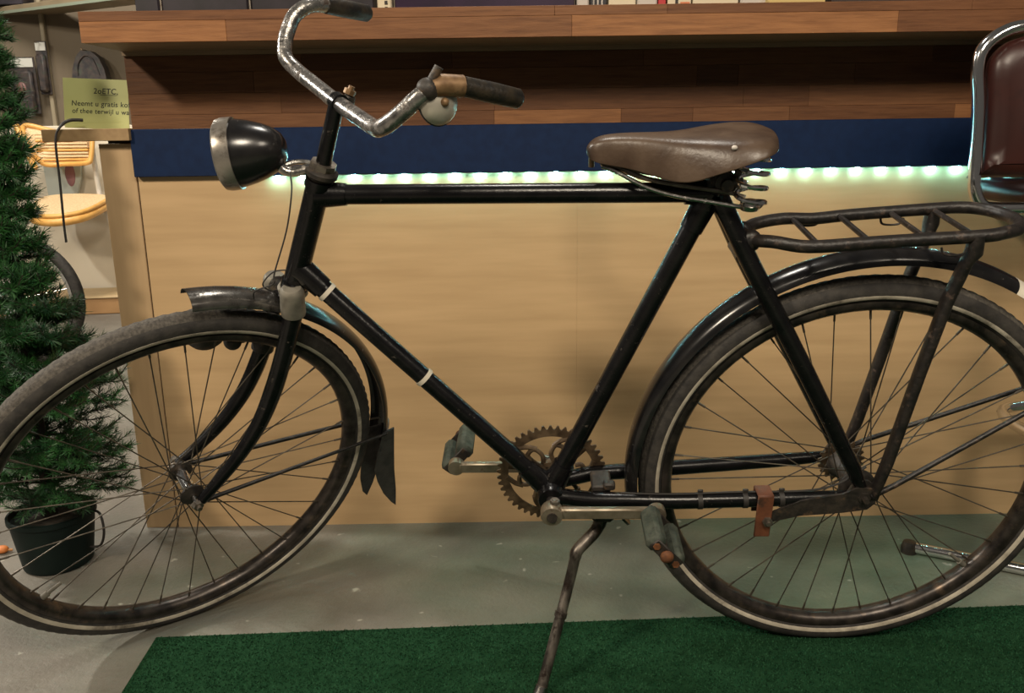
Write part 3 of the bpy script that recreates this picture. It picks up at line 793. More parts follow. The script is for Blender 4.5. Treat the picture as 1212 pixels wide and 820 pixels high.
# frame -----------------------------------------------------------
fr = MB()
fr.lathe([(0, -.036), (.021, -.036), (.0235, -.030), (.0235, .030), (.021, .036), (0, .036)], 28, Matrix.Translation(BBp) @ Matrix.Rotation(-PI / 2, 4, 'X'))
st_top = Vector((-.276, 0, .832)); sd_ = (st_top - BBp).normalized()
dt_top = HB + hd * .038
dd_ = (dt_top - BBp).normalized()
tt_f = HT - hd * .026
frame = P_('frame', fr, M_PAINT)
for a_, b_, r0, r1 in ((BBp + sd_ * .015, BBp + sd_ * .055, .0215, .0185), (BBp + dd_ * .015, BBp + dd_ * .06, .0215, .0185), (st_top - sd_ * .05, st_top + sd_ * .012, .0175, .0195),
                       (dt_top, dt_top - dd_ * .05, .0205, .0180), (tt_f, tt_f.lerp(Vector((-.286, 0, .842)), .08), .0205, .0165), (Vector((-.31, 0, .841)), Vector((-.277, 0, .842)), .0165, .0185)):
    P_('lug', MB().tube([a_, b_], [r0, r1], 18), M_PAINT, frame)
P_('top_tube', MB().tube([tt_f, Vector((-.278, 0, .842))], .0148, 20), M_PAINT, frame)
P_('seat_tube', MB().tube([BBp, st_top + sd_ * .006], .0155, 20), M_PAINT, frame)
P_('down_tube', MB().tube([BBp, dt_top], .0152, 20), M_PAINT, frame)
P_('head_tube', MB().tube([HB, HB + hd * .012, HB + hd * .013, HT - hd * .013, HT - hd * .012, HT], [.021, .021, .0182, .0182, .021, .021], 22), M_PAINT, frame)
for y in (-1, 1):
    P_('seat_stay', MB().tube([Vector((-.262, y * .020, .838)), Vector((-.213, y * .034, .745)), Vector((-.115, y * .053, .573)), Vector((-.021, y * .060, .404)), Vector((-.004, y * .062, .368))], [.0140, .0140, .0136, .0124, .0095], 14), M_PAINT, frame)
    P_('chainstay', MB().tube([BBp + Vector((.008, y * .022, .0)), Vector((-.436, y * .040, .331)), Vector((-.30, y * .050, .335)), Vector((-.105, y * .058, .345)), Vector((-.006, y * .062, .352))], [.0140, .0140, .0136, .0122, .0095], 14), M_PAINT, frame)
    P_('dropout', MB().prism([(-.032, y * .0595, .344), (-.012, y * .0595, .338), (.026, y * .0595, .344), (.030, y * .0595, .362), (.006, y * .0595, .382), (-.014, y * .0595, .384)], (0, y * .005, 0)), M_GRIME, frame)
for t in (.105, .475):
    p = dt_top.lerp(BBp, t)
    P_('cable_band', MB().lathe([(.0152, -.0035), (.0168, -.0035), (.0168, .0035), (.0152, .0035)], 22, axis_mat(p, dd_)), M_TAPE, frame, label='off-white cable band')
# stand bracket by the chainstays
P_('stand_plate', MB().box((-.420, -.006, .346), (.034, .050, .012), bev=.003).box((-.408, -.028, .352), (.020, .016, .014), bev=.003).box((-.42, -.01, .318), (.030, .044, .05), bev=.006), M_GRIME, frame)
P_('cable_clip', MB().lathe([(.0122, -.004), (.0142, -.004), (.0142, .004), (.0122, .004)], 18, axis_mat((-.26, -.0515, .3365), (1, 0, .05))).box((-.26, -.0515, .353), (.009, .004, .010), bev=.001), M_WIRE, frame)
P_('cable_clip', MB().lathe([(.0120, -.004), (.0140, -.004), (.0140, .004), (.0120, .004)], 18, axis_mat((-.187, -.0545, .3405), (1, 0, .05))).box((-.187, -.0545, .356), (.009, .004, .010), bev=.001), M_WIRE, frame)
P_('cable_clip', MB().lathe([(.0118, -.004), (.0138, -.004), (.0138, .004), (.0118, .004)], 18, axis_mat((-.129, -.057, .3440), (1, 0, .05))).box((-.129, -.057, .359), (.009, .004, .010), bev=.001), M_WIRE, frame)
P_('lamp_cable', MB().tube(cr([(-.39, -.044, .347), (-.30, -.051, .3495), (-.2, -.054, .355), (-.09, -.058, .360), (-.04, -.060, .375), (.004, -.050, .40)], 6), .0018, 6), M_WIRE, frame)

# wheels ----------------------------------------------------------
R, TR = .355, .021


def wheel(T, flange, fl_r, hub_mb, hub_mat, label, valve_a):
    """T: wheel frame -> bicycle frame; the rim is the part, the rest its pieces"""
    W = T @ Matrix.Rotation(PI / 2, 4, 'X')          # lathe axis (z) -> -y
    rim = MB().lathe([(.3185, -.0165), (.3185, -.0145), (.3105, -.0125), (.3075, 0), (.3105, .0125), (.3185, .0145), (.3185, .0165), (.3115, .0170), (.3060, .0140), (.3035, .0105),
                      (.3005, .006), (.3005, -.006), (.3035, -.0105), (.3060, -.0140), (.3115, -.0170)], 96, W, closed_prof=True)
    rm = P_('wheel', rim, M_RIM, label=label)
    prof = []; mis = []
    n_ = 28
    for k in range(n_):
        a = 2 * PI * k / n_ + PI / n_
        prof.append([a, 0])
    seg = 216
    V = []; Fc = []; MI = []
    rt = random.Random(5)
    for i in range(seg):
        th = 2 * PI * i / seg
        for k, (a, _) in enumerate(prof):
            rr_ = TR
            da = abs((a + PI) % (2 * PI) - PI)
            if da < .75:
                rr_ += (.0011 if (i + (k % 2)) % 2 else -.0006)
            r_ = .334 + rr_ * math.cos(a)
            V.append(W @ Vector((r_ * math.cos(th), r_ * math.sin(th), rr_ * math.sin(a))))
        for k in range(n_):
            am = prof[k][0] + PI / n_
            dm = abs((am + PI) % (2 * PI) - PI)
            mi = 1 if dm < .80 else 0
            Fc.append((i * n_ + k, ((i + 1) % seg) * n_ + k, ((i + 1) % seg) * n_ + (k + 1) % n_, i * n_ + (k + 1) % n_)); MI.append(mi)
    tb = MB(); tb.v = [tuple(v) for v in V]; tb.f = Fc; tb.m = MI
    ty = P_('tyre', tb, [M_RUBBER, M_TREAD], rm, smooth=35)
    stp = MB()
    for sg in (-1, 1):
        stp.lathe([(.3232, sg * .0170), (.3236, sg * .0189), (.3255, sg * .0201), (.3275, sg * .0208), (.3298, sg * .0212), (.3298, sg * .0205)], 120, W)
    o = P_('tyre_stripe', stp, M_STRIPE, rm, label='yellowed white stripe on the tyre wall')
    P_('hub', hub_mb, hub_mat, rm, T=T)
    for i in range(36):
        sd = 1 if i % 2 else -1
        j = i // 2
        a_r = 2 * PI * i / 36 + .04
        lean = (1 if j % 2 else -1) * 1.15
        a_h = a_r + lean
        p0 = W @ Vector((fl_r * math.cos(a_h), fl_r * math.sin(a_h), sd * (flange - .001 * (j % 2))))
        p1 = W @ Vector((.301 * math.cos(a_r), .301 * math.sin(a_r), sd * .003))
        p2 = p1.lerp(p0, .055)
        P_('spoke', MB().tube([p0, p2, p2 + (p1 - p2) * .02, p1], [.0011, .0011, .0019, .0019], 6), M_SPOKE, rm)
    v0 = W @ Vector((.302 * math.cos(valve_a), .302 * math.sin(valve_a), 0)); v1 = W @ Vector((.262 * math.cos(valve_a), .262 * math.sin(valve_a), 0))
    P_('valve', MB().tube([v0, v0.lerp(v1, .35), v0.lerp(v1, .36), v1], [.0055, .0055, .0035, .003], 10), M_GREYCAP, rm)
    return rm


Yx = Matrix.Rotation(-PI / 2, 4, 'X')        # lathe z -> +y
fh = MB().lathe([(0, -.056), (.0045, -.056), (.0045, -.038), (.0105, -.038), (.0105, -.034), (.020, -.0335), (.020, -.0305), (.0125, -.029), (.0105, -.02), (.0105, .02), (.0125, .029),
                 (.020, .0305), (.020, .0335), (.0105, .034), (.0105, .038), (.0045, .038), (.0045, .056), (0, .056)], 28, Yx)
fh = MB().lathe([(0, -.056), (.0045, -.056), (.0045, -.036), (.0105, -.034), (.0125, -.030), (.0110, -.02), (.0110, .02), (.0125, .030), (.0105, .034), (.0045, .036), (.0045, .056), (0, .056)], 28, Yx)
fw_ = wheel(FB, .032, .0175, fh, M_CHROME_CLEAN, 'front wheel turned towards the camera', math.radians(218))
for sg in (-1, 1):
    P_('hub_flange', MB().lathe([(.009, sg * .0295), (.021, sg * .0305), (.021, sg * .0340), (.012, sg * .0375), (.005, sg * .039)], 26, Yx), M_GRIME, fw_, T=FB)
rh = MB().lathe([(0, -.066), (.0048, -.066), (.0048, -.046), (.026, -.044), (.030, -.040), (.030, -.034), (.024, -.030), (.0185, -.02), (.0185, .018), (.024, .026), (.028, .029), (.028, .032),
                 (.015, .034), (.015, .046), (.0048, .048), (.0048, .066), (0, .066)], 28, Matrix.Translation(AX) @ Yx)
RT = Matrix.Translation(AX)
rwheel = wheel(RT, .032, .026, MB().lathe([(0, -.066), (.0048, -.066), (.0048, -.046), (.026, -.044), (.030, -.040), (.030, -.034), (.024, -.030), (.0185, -.02), (.0185, .018), (.024, .026), (.028, .029), (.028, .032),
                 (.015, .034), (.015, .046), (.0048, .048), (.0048, .066), (0, .066)], 28, Yx), M_GRIME, 'rear wheel upright under the carrier', math.radians(-40))
# sprocket
sp_ = MB()
nt_ = 19
pts = []
for i in range(nt_ * 4):
    a = 2 * PI * i / (nt_ * 4); r_ = (.0345, .0400, .0400, .0345)[i % 4]
    pts.append(AX + Vector((r_ * math.cos(a), .040, r_ * math.sin(a))))
sp_.prism(pts, (0, .003, 0))
P_('sprocket', sp_, M_CHAINRING, rwheel, smooth=20)
for y in (-1, 1):
    P_('axle_nut', MB().lathe([(0, .064), (.0105, .064), (.0105, .074), (.005, .074), (.005, .084), (0, .084)], 6, RT @ (Yx if y > 0 else Matrix.Rotation(PI / 2, 4, 'X'))), M_GRIME, rwheel, smooth=20)
# coaster brake arm with strap
P_('brake_arm', MB().prism([(.020, -.068, .345), (.012, -.068, .372), (-.012, -.068, .374), (-.035, -.068, .362), (-.10, -.068, .350), (-.155, -.068, .322), (-.158, -.068, .304), (-.10, -.068, .320), (-.03, -.068, .326), (.008, -.068, .332)], (0, -.004, 0)), M_GRIME)
stp_ = P_('arm_strap', MB().box((-.158, -.0725, .320), (.026, .004, .080), bev=.0015).box((-.158, -.058, .359), (.026, .032, .004), bev=.0015).box((-.158, -.043, .335), (.026, .003, .05), bev=.001), M_STRAP, label='red brown strap clipping the brake arm')
P_('strap_bolt', MB().lathe([(0, 0), (.0085, 0), (.0085, .006), (.004, .006), (.004, .011), (0, .011)], 6, Matrix.Translation((-.152, -.074, .312)) @ Matrix.Rotation(PI / 2, 4, 'X')), M_STEEL, stp_, smooth=20)

# mudguards -------------------------------------------------------


def guard_profile(Rf, w_=.0265, d=.0165, th=.0012, n=10):
    o = []; i_ = []
    for k in range(n + 1):
        t = -PI / 2 + PI * k / n
        o.append((Rf - d + d * math.cos(t), w_ * math.sin(t)))
        i_.append((Rf - d - .004 * 0 + (d - th) * math.cos(t), (w_ - th) * math.sin(t)))
    return o + i_[::-1]


WF = FB @ Matrix.Rotation(PI / 2, 4, 'X')
WG = Matrix.Translation((.010, 0, .009)) @ RT @ Matrix.Rotation(PI / 2, 4, 'X')
g = MB().lathe(guard_profile(.393, .0280, .0185), 60, WF, closed_prof=True, a0=math.radians(-3), a1=math.radians(80))
fg = P_('mudguard', g, M_FENDER, label='black front mudguard with grey tip')
g2 = MB().lathe(guard_profile(.3935, .0284, .0188), 16, WF, closed_prof=True, a0=math.radians(68), a1=math.radians(91.5))
P_('mudguard_tip', g2, M_FENDER_GREY, fg, label='scuffed grey nose of the front mudguard')
for y in (-1, 1):
    a_, b_ = F_((.006, y * .050, -.004)), F_((.380 if y < 0 else .345, y * .030, .028 if y < 0 else .022))
    P_('mudguard_stay', MB().tube([a_, a_.lerp(b_, .10), b_], [.0055, .0040, .0032] if y < 0 else [.0055, .0042, .0042], 10), M_RACK, fg)
P_('mudguard_stay', MB().tube(cr([F_((.380, -.030, .028)), F_((.396, 0, .040)), F_((.376, .028, .022))], 5), .0022, 8), M_STEEL, fg)


def flap(pts, y0, y1, thick):
    V = [F_((x, y0 + (y1 - y0) * t, z)) for x, z, t in pts]
    return MB().prism(V, FB.to_3x3() @ Vector((0.3, 1, 0)).normalized() * thick)


P_('mud_flap', flap([(.372, .030, .1), (.394, .040, 0), (.406, -.02, .1), (.421, -.085, .3), (.438, -.150, .4), (.4485, -.203, .5), (.434, -.188, .5), (.408, -.152, .4), (.385, -.108, .3), (.371, -.072, .2), (.370, -.02, .2)], -.032, -.006, .004), M_FLAP, fg, smooth=30)
P_('mud_flap', flap([(.352, .02, .0), (.398, .02, .0), (.405, -.045, .0), (.404, -.10, .2), (.402, -.150, .4), (.395, -.188, .5), (.382, -.172, .5), (.368, -.130, .3), (.356, -.05, .1)], .006, .030, .004), M_FLAP, fg, smooth=30)

g = MB().lathe(guard_profile(.390, .0285, .019), 110, WG, closed_prof=True, a0=math.radians(61), a1=math.radians(192))
rg = P_('mudguard', g, M_FENDER, label='black rear mudguard with white tail')
g2 = MB().lathe(guard_profile(.3902, .0287, .0192), 44, WG, closed_prof=True, a0=math.radians(4), a1=math.radians(61))
P_('mudguard_tail', g2, M_WHITE_PAINT, rg, label='white painted tail of the rear mudguard')
P_('mudguard_tongue', MB().prism([(-.383, -.020, .275), (-.383, .020, .275), (-.372, .012, .258), (-.369, 0, .250), (-.372, -.012, .258)], (.004, 0, .002)), M_FENDER, rg)
for y in (-1, 1):
    e = Vector((.333, y * .029, .549)) if y < 0 else Vector((.341, y * .029, .527))
    P_('mudguard_stay', MB().tube([Vector((.012, y * .070, .357)), Vector((.045, y * .070, .377)), e], [.0055, .0046, .0040], 10), M_RACK, rg)

# fork ------------------------------------------------------------
cr_c = F_((.149, -.012, .382))
fk = MB()
fk.tube([F_((.139, -.056, .385)), F_((.150, 0, .380)), F_((.156, .056, .350))], [.016, .019, .016], 14)
fk.tube([F_((.152, -.020, .372)), HB + hd * .004], [.019, .021], 18)
fork = P_('fork', fk, M_PAINT)
nb = [(.1415, -.052, .365), (.133, -.051, .285), (.121, -.051, .215), (.103, -.051, .150), (.075, -.051, .092), (.040, -.052, .042), (.008, -.053, .002)]
fb = [(.155, .052, .335), (.149, .051, .265), (.136, .051, .20), (.113, .051, .135), (.079, .051, .079), (.036, .052, .030), (.003, .053, .0)]
for pts in (nb, fb):
    c_ = cr([F_(p) for p in pts], 5)
    rs = [.0150 - .0060 * max(0, (i / (len(c_) - 1) - .35) / .65) for i in range(len(c_))]
    P_('fork_blade', MB().tube(c_, rs, 14), M_PAINT, fork)
    tip = F_(pts[-1])
    P_('fork_end', MB().tube([F_((pts[-1][0] + .008, pts[-1][1], pts[-1][2] + .006)), F_((pts[-1][0] - .016, pts[-1][1], pts[-1][2] - .010))], [.008, .0055], 10, flat=.6), M_STEEL, fork)
    yy = pts[-1][1]; s_ = 1 if yy > 0 else -1
    P_('axle_nut', MB().lathe([(0, 0), (.009, 0), (.009, .008), (.0045, .008), (.0045, .014), (0, .014)], 6, axis_mat(F_((.0, yy + s_ * .004, 0)), FB.to_3x3() @ Vector((0, s_, 0)))), M_STEEL, fork, smooth=20)
for (a, b) in (((.1335, -.0515, .412), (.1415, -.0515, .362)), ((.152, .0515, .374), (.156, .0515, .328))):
    ca, cb = F_(a), F_(b); L_ = (ca - cb).length
    P_('crown_cap', MB().lathe([(0, L_), (.0145, L_), (.0180, L_ * .90), (.0192, L_ * .78), (.0198, L_ * .08), (.0190, 0), (0, 0)], 22, axis_mat(cb, ca - cb)), M_GREYCAP, fork, label='grey cap on the fork crown')
P_('headset_cup', MB().lathe([(0, 0), (.0165, 0), (.0245, .008), (.0245, .014), (.019, .018), (0, .018)], 24, axis_mat(HT, hd)), M_GRIME, fork)
P_('headset_nut', MB().lathe([(0, .018), (.0195, .018), (.0195, .027), (.0, .027)], 8, axis_mat(HT, hd)), M_STEEL, fork, smooth=20)
P_('headset_cup', MB().lathe([(0, -.014), (.021, -.014), (.0245, -.006), (.0225, 0), (0, 0)], 24, axis_mat(HB, hd)), M_GREYCAP, fork)
# bottle dynamo on the far blade, below the rim
dy = MB().lathe([(0, -.012), (.022, -.010), (.031, 0), (.034, .014), (.034, .040), (.026, .046), (0, .046)], 22, axis_mat(F_((.041, .058, .262)), FB.to_3x3() @ Vector((-.05, .02, 1))))
dyn = P_('dynamo', dy, M_GRIME)
P_('dynamo_bracket', MB().tube([F_((.060, .060, .278)), F_((.100, .062, .262)), F_((.142, .055, .255))], .013, 12), M_GRIME, dyn)
P_('bracket_screw', MB().sphere(F_((.092, .062, .243)), .0155, 10).sphere(F_((.108, .062, .252)), .013, 8), M_GRIME, dyn)
P_('bracket_clamp', MB().tube([F_((.150, .052, .285)), F_((.142, .052, .225))], .0195, 14), M_GRIME, dyn)

# stem, bar, lamp -------------------------------------------------
st0, st1 = S_((0, 0, .02)), S_((.003, 0, .117))
stm = P_('stem', MB().tube([st0, st1 - (st1 - st0) * .02], .0112, 18).lathe([(.010, -.007), (.0138, -.007), (.0138, .007), (.010, .007)], 20, axis_mat(S_((.001, 0, .1195)), SB.to_3x3() @ Vector((0, 1, 0)))), M_PAINT)
P_('clamp_bolt', MB().lathe([(0, 0), (.0085, 0), (.0085, .007), (.0045, .0075), (.0045, .012), (0, .012)], 8, axis_mat(S_((-.012, .0, .134)), SB.to_3x3() @ Vector((-.15, 0, 1)))), M_SLEEVE, stm, smooth=20)
P_('clamp_lug', MB().box((0, 0, 0), (.016, .013, .020), rot=SB.to_3x3().normalized(), bev=.003), M_GRIME, stm, T=Matrix.Translation(S_((-.014, .0, .124))))
half = [(-.132, .209, .219), (-.10, .2035, .2185), (-.055, .196, .217), (-.022, .189, .211), (-.000, .186, .193), (.011, .176, .168), (.017, .163, .148), (.018, .147, .134), (.009, .119, .125), (.003, .063, .121), (.001, .02, .119)]
full = [S_(p) for p in half] + [S_((x, -y, z)) for x, y, z in half[::-1]]
c_ = cr(full, 5)
hbar = P_('handlebar', MB().tube(c_, .0112, 16), M_BAR)
for sg in (1, -1):
    e0, e1, e2 = S_((-.136, sg * .2100, .2193)), S_((-.095, sg * .2030, .2183)), S_((-.050, sg * .1950, .2167))
    P_('grip', MB().tube([e0, e0.lerp(e1, .12), e1, e2], [.0095, .0132, .0136, .0128], 18), M_GRIP, hbar)
sg = -1
P_('lever_sleeve', MB().tube([S_((-.050, -.195, .2167)), S_((-.022, -.189, .211)), S_((-.010, -.1875, .205))], [.0138, .0140, .0125], 18), M_SLEEVE, hbar, label='rusty brass sleeve beside the near grip')
P_('lever_clamp', MB().sphere(S_((-.006, -.187, .202)), .0145, 10).tube([S_((-.008, -.187, .215)), S_((-.012, -.188, .232))], .006, 10), M_GRIME, hbar)
bd = SB.to_3x3() @ Vector((0.05, -.80, .30))
bc = S_((-.028, -.190, .190))
bell = P_('bell', MB().lathe([(.0, .010), (.012, .009), (.022, .005), (.0275, -.002), (.0285, -.006), (.0265, -.005), (.020, .002), (0, .006)], 30, axis_mat(bc, bd)), M_BELL, hbar, label='silver half-round bell under the near grip')
P_('bell_rim', MB().lathe([(.0265, -.007), (.0290, -.0075), (.0296, -.006), (.0280, -.0045)], 30, axis_mat(bc, bd), closed_prof=True), M_WIRE, bell)
P_('bell_screw', MB().sphere(bc + bd.normalized() * .010, .0058, 8), M_SLEEVE, bell)
# headlamp
la = Vector((-.985, -.10, -.075)).normalized()
lc = Vector((-.972, -.006, .908))
LM = axis_mat(lc, la)
shell = MB().lathe([(0, -.085), (.012, -.084), (.022, -.079), (.031, -.069), (.0385, -.054), (.0445, -.036), (.0480, -.020), (.0490, -.011), (.0490, -.006), (0, -.006)], 40, LM)
hl = P_('headlamp', shell, M_FENDER, label='black bell shaped headlamp')
P_('lamp_rim', MB().lathe([(.0490, -.014), (.0515, -.014), (.0520, .000), (.0505, .0075), (.0465, .0105), (.0430, .010), (.0430, .006), (.0490, -.004)], 44, LM, closed_prof=True), M_LAMPRIM, hl, label='tarnished silver rim')
P_('lamp_glass', MB().lathe([(0, .010), (.02, .0095), (.036, .008), (.044, .006), (.044, .004), (0, .004)], 40, LM), M_GLASS_LAMP, hl)
P_('lamp_bracket', MB().tube(cr([Vector((-.912, .000, .916)), Vector((-.904, -.004, .902)), Vector((-.896, -.004, .886)), Vector((-.882, -.002, .881)), Vector((-.862, 0, .884)), Vector((-.846, .002, .886))], 5), .0066, 10, flat=1.3).tube(cr([Vector((-.893, .004, .890)), Vector((-.876, .012, .892)), Vector((-.850, .012, .889))], 5), .004, 8), M_CHROME, hl)
P_('lamp_wire', MB().tube(cr([Vector((-.884, -.01, .878)), Vector((-.882, -.022, .855)), Vector((-.895, -.028, .80)), Vector((-.921, -.03, .735)), Vector((-.922, -.032, .722)), Vector((-.93, -.03, .715)), Vector((-.955, -.03, .706)), Vector((-.962, -.02, .690))], 6), .0012, 6), M_WIRE, hl)
P_('lamp_wire', MB().tube(cr([F_((.142, -.03, .43)), F_((.118, -.02, .425)), F_((.106, -.01, .402)), F_((.112, 0, .385)), F_((.125, 0, .376))], 6), .0012, 6), M_WIRE, hl)

# saddle ----------------------------------------------------------
SX = [(-.455, .006, .908, .902), (-.450, .016, .917, .894), (-.437, .024, .9255, .889), (-.41, .0285, .9285, .884), (-.38, .033, .929, .877), (-.35, .043, .9285, .868), (-.325, .054, .9285, .863),
      (-.30, .068, .9295, .866), (-.275, .082, .9315, .879), (-.25, .093, .933, .889), (-.225, .098, .934, .899), (-.207, .096, .9340, .905), (-.193, .086, .9335, .909), (-.184, .070, .931, .911), (-.1835, .068, .929, .912)]
sad = MB(); rings = []
for (x, w_, zt, zb) in SX:
    ring_ = []
    x = -.455 + (x + .455) * .945; zb += .005 * min(1, (x + .455) / .08)
    h = zt - zb
    half_ = [(0, zt), (.42, zt - .02 * h), (.66, zt - .07 * h), (.80, zt - .18 * h), (.89, zt - .40 * h), (.955, zt - .68 * h), (1.0, zb)]
    inn = [(.955, zb + .001), (.93, zt - .5 * h - .004), (.6, zt - .12 * h - .008), (0, zt - .006)]
    o_ = [(-f, z) for f, z in half_[::-1]] + half_[1:] + inn + [(-f, z) for f, z in inn[:-1][::-1]]
    rings.append([(x + (.010 * (1 - abs(f)) if x > -.2 else 0), f * w_, z) for f, z in o_])
n_ = len(rings[0])
V_ = [v for r_ in rings for v in r_]
F2 = [(i * n_ + k, i * n_ + (k + 1) % n_, (i + 1) * n_ + (k + 1) % n_, (i + 1) * n_ + k) for i in range(len(rings) - 1) for k in range(n_)]
F2 += [tuple(range(n_)), tuple((len(rings) - 1) * n_ + k for k in range(n_))]
sad.add(V_, F2)
sd0 = P_('saddle', sad, M_LEATHER, smooth=70, label='worn brown leather saddle on coil springs')
sd0.modifiers.new('soft', 'SUBSURF').levels = 1
sd0.modifiers['soft'].render_levels = 2
for (x, y, z) in [(-.262, -.0812, .9232)]:
    P_('rivet', MB().sphere((x, y, z), .0042, 8, sc=(1, .8, .8)), M_GREYP, sd0)
P_('nose_bolt', MB().tube([(-.447, -.002, .896), (-.447, -.002, .882)], .0045, 8), M_SLEEVE, sd0)
for sg in (-1, 1):
    hel = []
    for k in range(4 * 16 + 6):
        a = 2 * PI * k / 16
        z = .922 - k * .00125
        hel.append((-.228 + .0205 * math.cos(a), sg * .058 + .0205 * math.sin(a), z))
    P_('spring', MB().tube(hel, .0033, 7), M_CHROME_CLEAN, sd0)
    P_('spring_seat', MB().tube([(-.228, sg * .058, .838), (-.228, sg * .058, .831)], [.015, .012], 12).tube([(-.228, sg * .058, .846), (-.228, sg * .058, .838)], [.008, .010], 12), M_CHROME, sd0)
    P_('rail', MB().tube(cr([(-.432, sg * .008, .884), (-.41, sg * .016, .877), (-.375, sg * .028, .860), (-.335, sg * .040, .849), (-.28, sg * .050, .841), (-.24, sg * .056, .835), (-.219, sg * .058, .834), (-.211, sg * .054, .838)], 5), .0034, 8), M_CHROME, sd0)
    P_('rail', MB().tube(cr([(-.434, sg * .006, .889), (-.40, sg * .013, .879), (-.36, sg * .022, .866), (-.30, sg * .032, .857), (-.26, sg * .036, .852), (-.232, sg * .046, .846)], 5), .0032, 8), M_STEEL, sd0)
P_('saddle_clamp', MB().box((-.262, 0, .862), (.036, .062, .034), bev=.006).lathe([(0, -.046), (.009, -.046), (.009, -.036), (.016, -.034), (.016, .034), (.009, .036), (.009, .046), (0, .046)], 12, Matrix.Translation((-.258, 0, .862)) @ Yx), M_GRIME, sd0)
P_('spring_bolt', MB().sphere((-.244, -.040, .868), .009, 8).box((-.244, -.040, .880), (.010, .010, .012), bev=.002), M_GRIME, sd0)
P_('seat_post', MB().tube([st_top, st_top + sd_ * .035], .0125, 16), M_STEEL)

# carrier ---------------------------------------------------------
rk = [(-.214, -.026, .776), (-.190, -.058, .784), (-.142, -.070, .780), (-.057, -.071, .785), (.015, -.071, .789), (.10, -.070, .793), (.128, -.067, .796), (.158, -.050, .797), (.173, -.018, .797), (.173, .018, .797), (.158, .050, .797), (.128, .067, .796), (.08, .070, .793), (-.037, .071, .785), (-.093, .070, .780), (-.142, .068, .781), (-.190, .056, .776), (-.216, .026, .770)]
rackp = cr(rk, 5)
rack = P_('carrier', MB().tube(rackp, .0096, 12), M_RACK, label='flaking black rear carrier')
for x in (-.128, -.056, .022, .088):
    z = .783 + (x + .1) * .05
    P_('cross_bar', MB().tube([(x, -.068, z), (x, .068, z)], .0042, 8), M_RACK, rack)
for x, y in ((-.10, .074), (.03, .074), (.06, -.074)):
    P_('strap_loop', MB().tube(cr([(x - .018, y, .778), (x - .012, y * 1.02, .768), (x + .012, y * 1.02, .768), (x + .018, y, .778)], 4), .0018, 6), M_RACK, rack)
P_('carrier_clamp', MB().sphere((-.214, -.030, .777), .0155, 8, sc=(1, .8, 1.1)).sphere((-.214, .030, .772), .0155, 8, sc=(1, .8, 1.1)).tube([(-.214, -.034, .776), (-.214, .034, .772)], .010, 10).box((-.226, 0, .760), (.014, .066, .030), bev=.004), M_RACK, rack)
for y in (-1, 1):
    P_('carrier_strut', MB().tube([(.090, y * .070, .795), (.090, y * .071, .770), (.086, y * .066, .755), (.070, y * .064, .690), (.052, y * .064, .576), (.028, y * .068, .42), (.018, y * .069, .372), (.015, y * .069, .355)], [.0135, .0155, .0120, .0122, .0122, .0120, .0110, .008], 12, flat=.75), M_RACK, rack)

# cranks, chainring, pedals ---------------------------------------
C_ = Vector((-.503, 0, .328))
nT = 46
crg = MB()
W0 = Matrix.Translation(C_ + Vector((0, .046, 0))) @ Yx
outer = []; inner = []
for i in range(nT * 4):
    a = 2 * PI * i / (nT * 4)
    outer.append((((.0895, .0965, .0965, .0895)[i % 4]), a))
V_ = []
for zz in (-.0016, .0016):
    for r_, a in outer:
        V_.append(W0 @ Vector((r_ * math.cos(a), r_ * math.sin(a), zz)))
    for r_, a in outer:
        V_.append(W0 @ Vector((.0760 * math.cos(a), .0760 * math.sin(a), zz)))
n_ = nT * 4
F2 = []
for i in range(n_):
    j = (i + 1) % n_
    F2 += [(i, j, n_ + j, n_ + i), (2 * n_ + i, 3 * n_ + i, 3 * n_ + j, 2 * n_ + j), (i, 2 * n_ + i, 2 * n_ + j, j), (n_ + i, n_ + j, 3 * n_ + j, 3 * n_ + i)]
crg.add(V_, F2)
ring_o = P_('chainring', crg, M_CHAINRING, smooth=20, label='brown rusted toothed chainring')
# scrolled spider of the ring
for k in range(3):
    a0 = math.radians(78 + 120 * k)
    def pt(r_, a): return W0 @ Vector((r_ * math.cos(a), r_ * math.sin(a), 0))
    P_('spider_arm', MB().tube([pt(.020, a0), pt(.045, a0 + .02), pt(.078, a0 - .06)], [.011, .0075, .011], 8, flat=.3), M_CHAINRING, ring_o)
    for sg in (-1, 1):
        P_('spider_scroll', MB().tube(cr([pt(.020, a0 + sg * .5), pt(.040, a0 + sg * .85), pt(.058, a0 + sg * .70), pt(.056, a0 + sg * .42), pt(.045, a0 + sg * .36)], 5), .0042, 8), M_CHAINRING, ring_o)
        P_('spider_scroll', MB().tube(cr([pt(.056, a0 + sg * .78), pt(.068, a0 + sg * .60), pt(.079, a0 + sg * .40)], 4), .0045, 8), M_CHAINRING, ring_o)
P_('ring_boss', MB().lathe([(0, -.006), (.026, -.006), (.026, .006), (0, .006)], 24, W0), M_CHAINRING, ring_o)


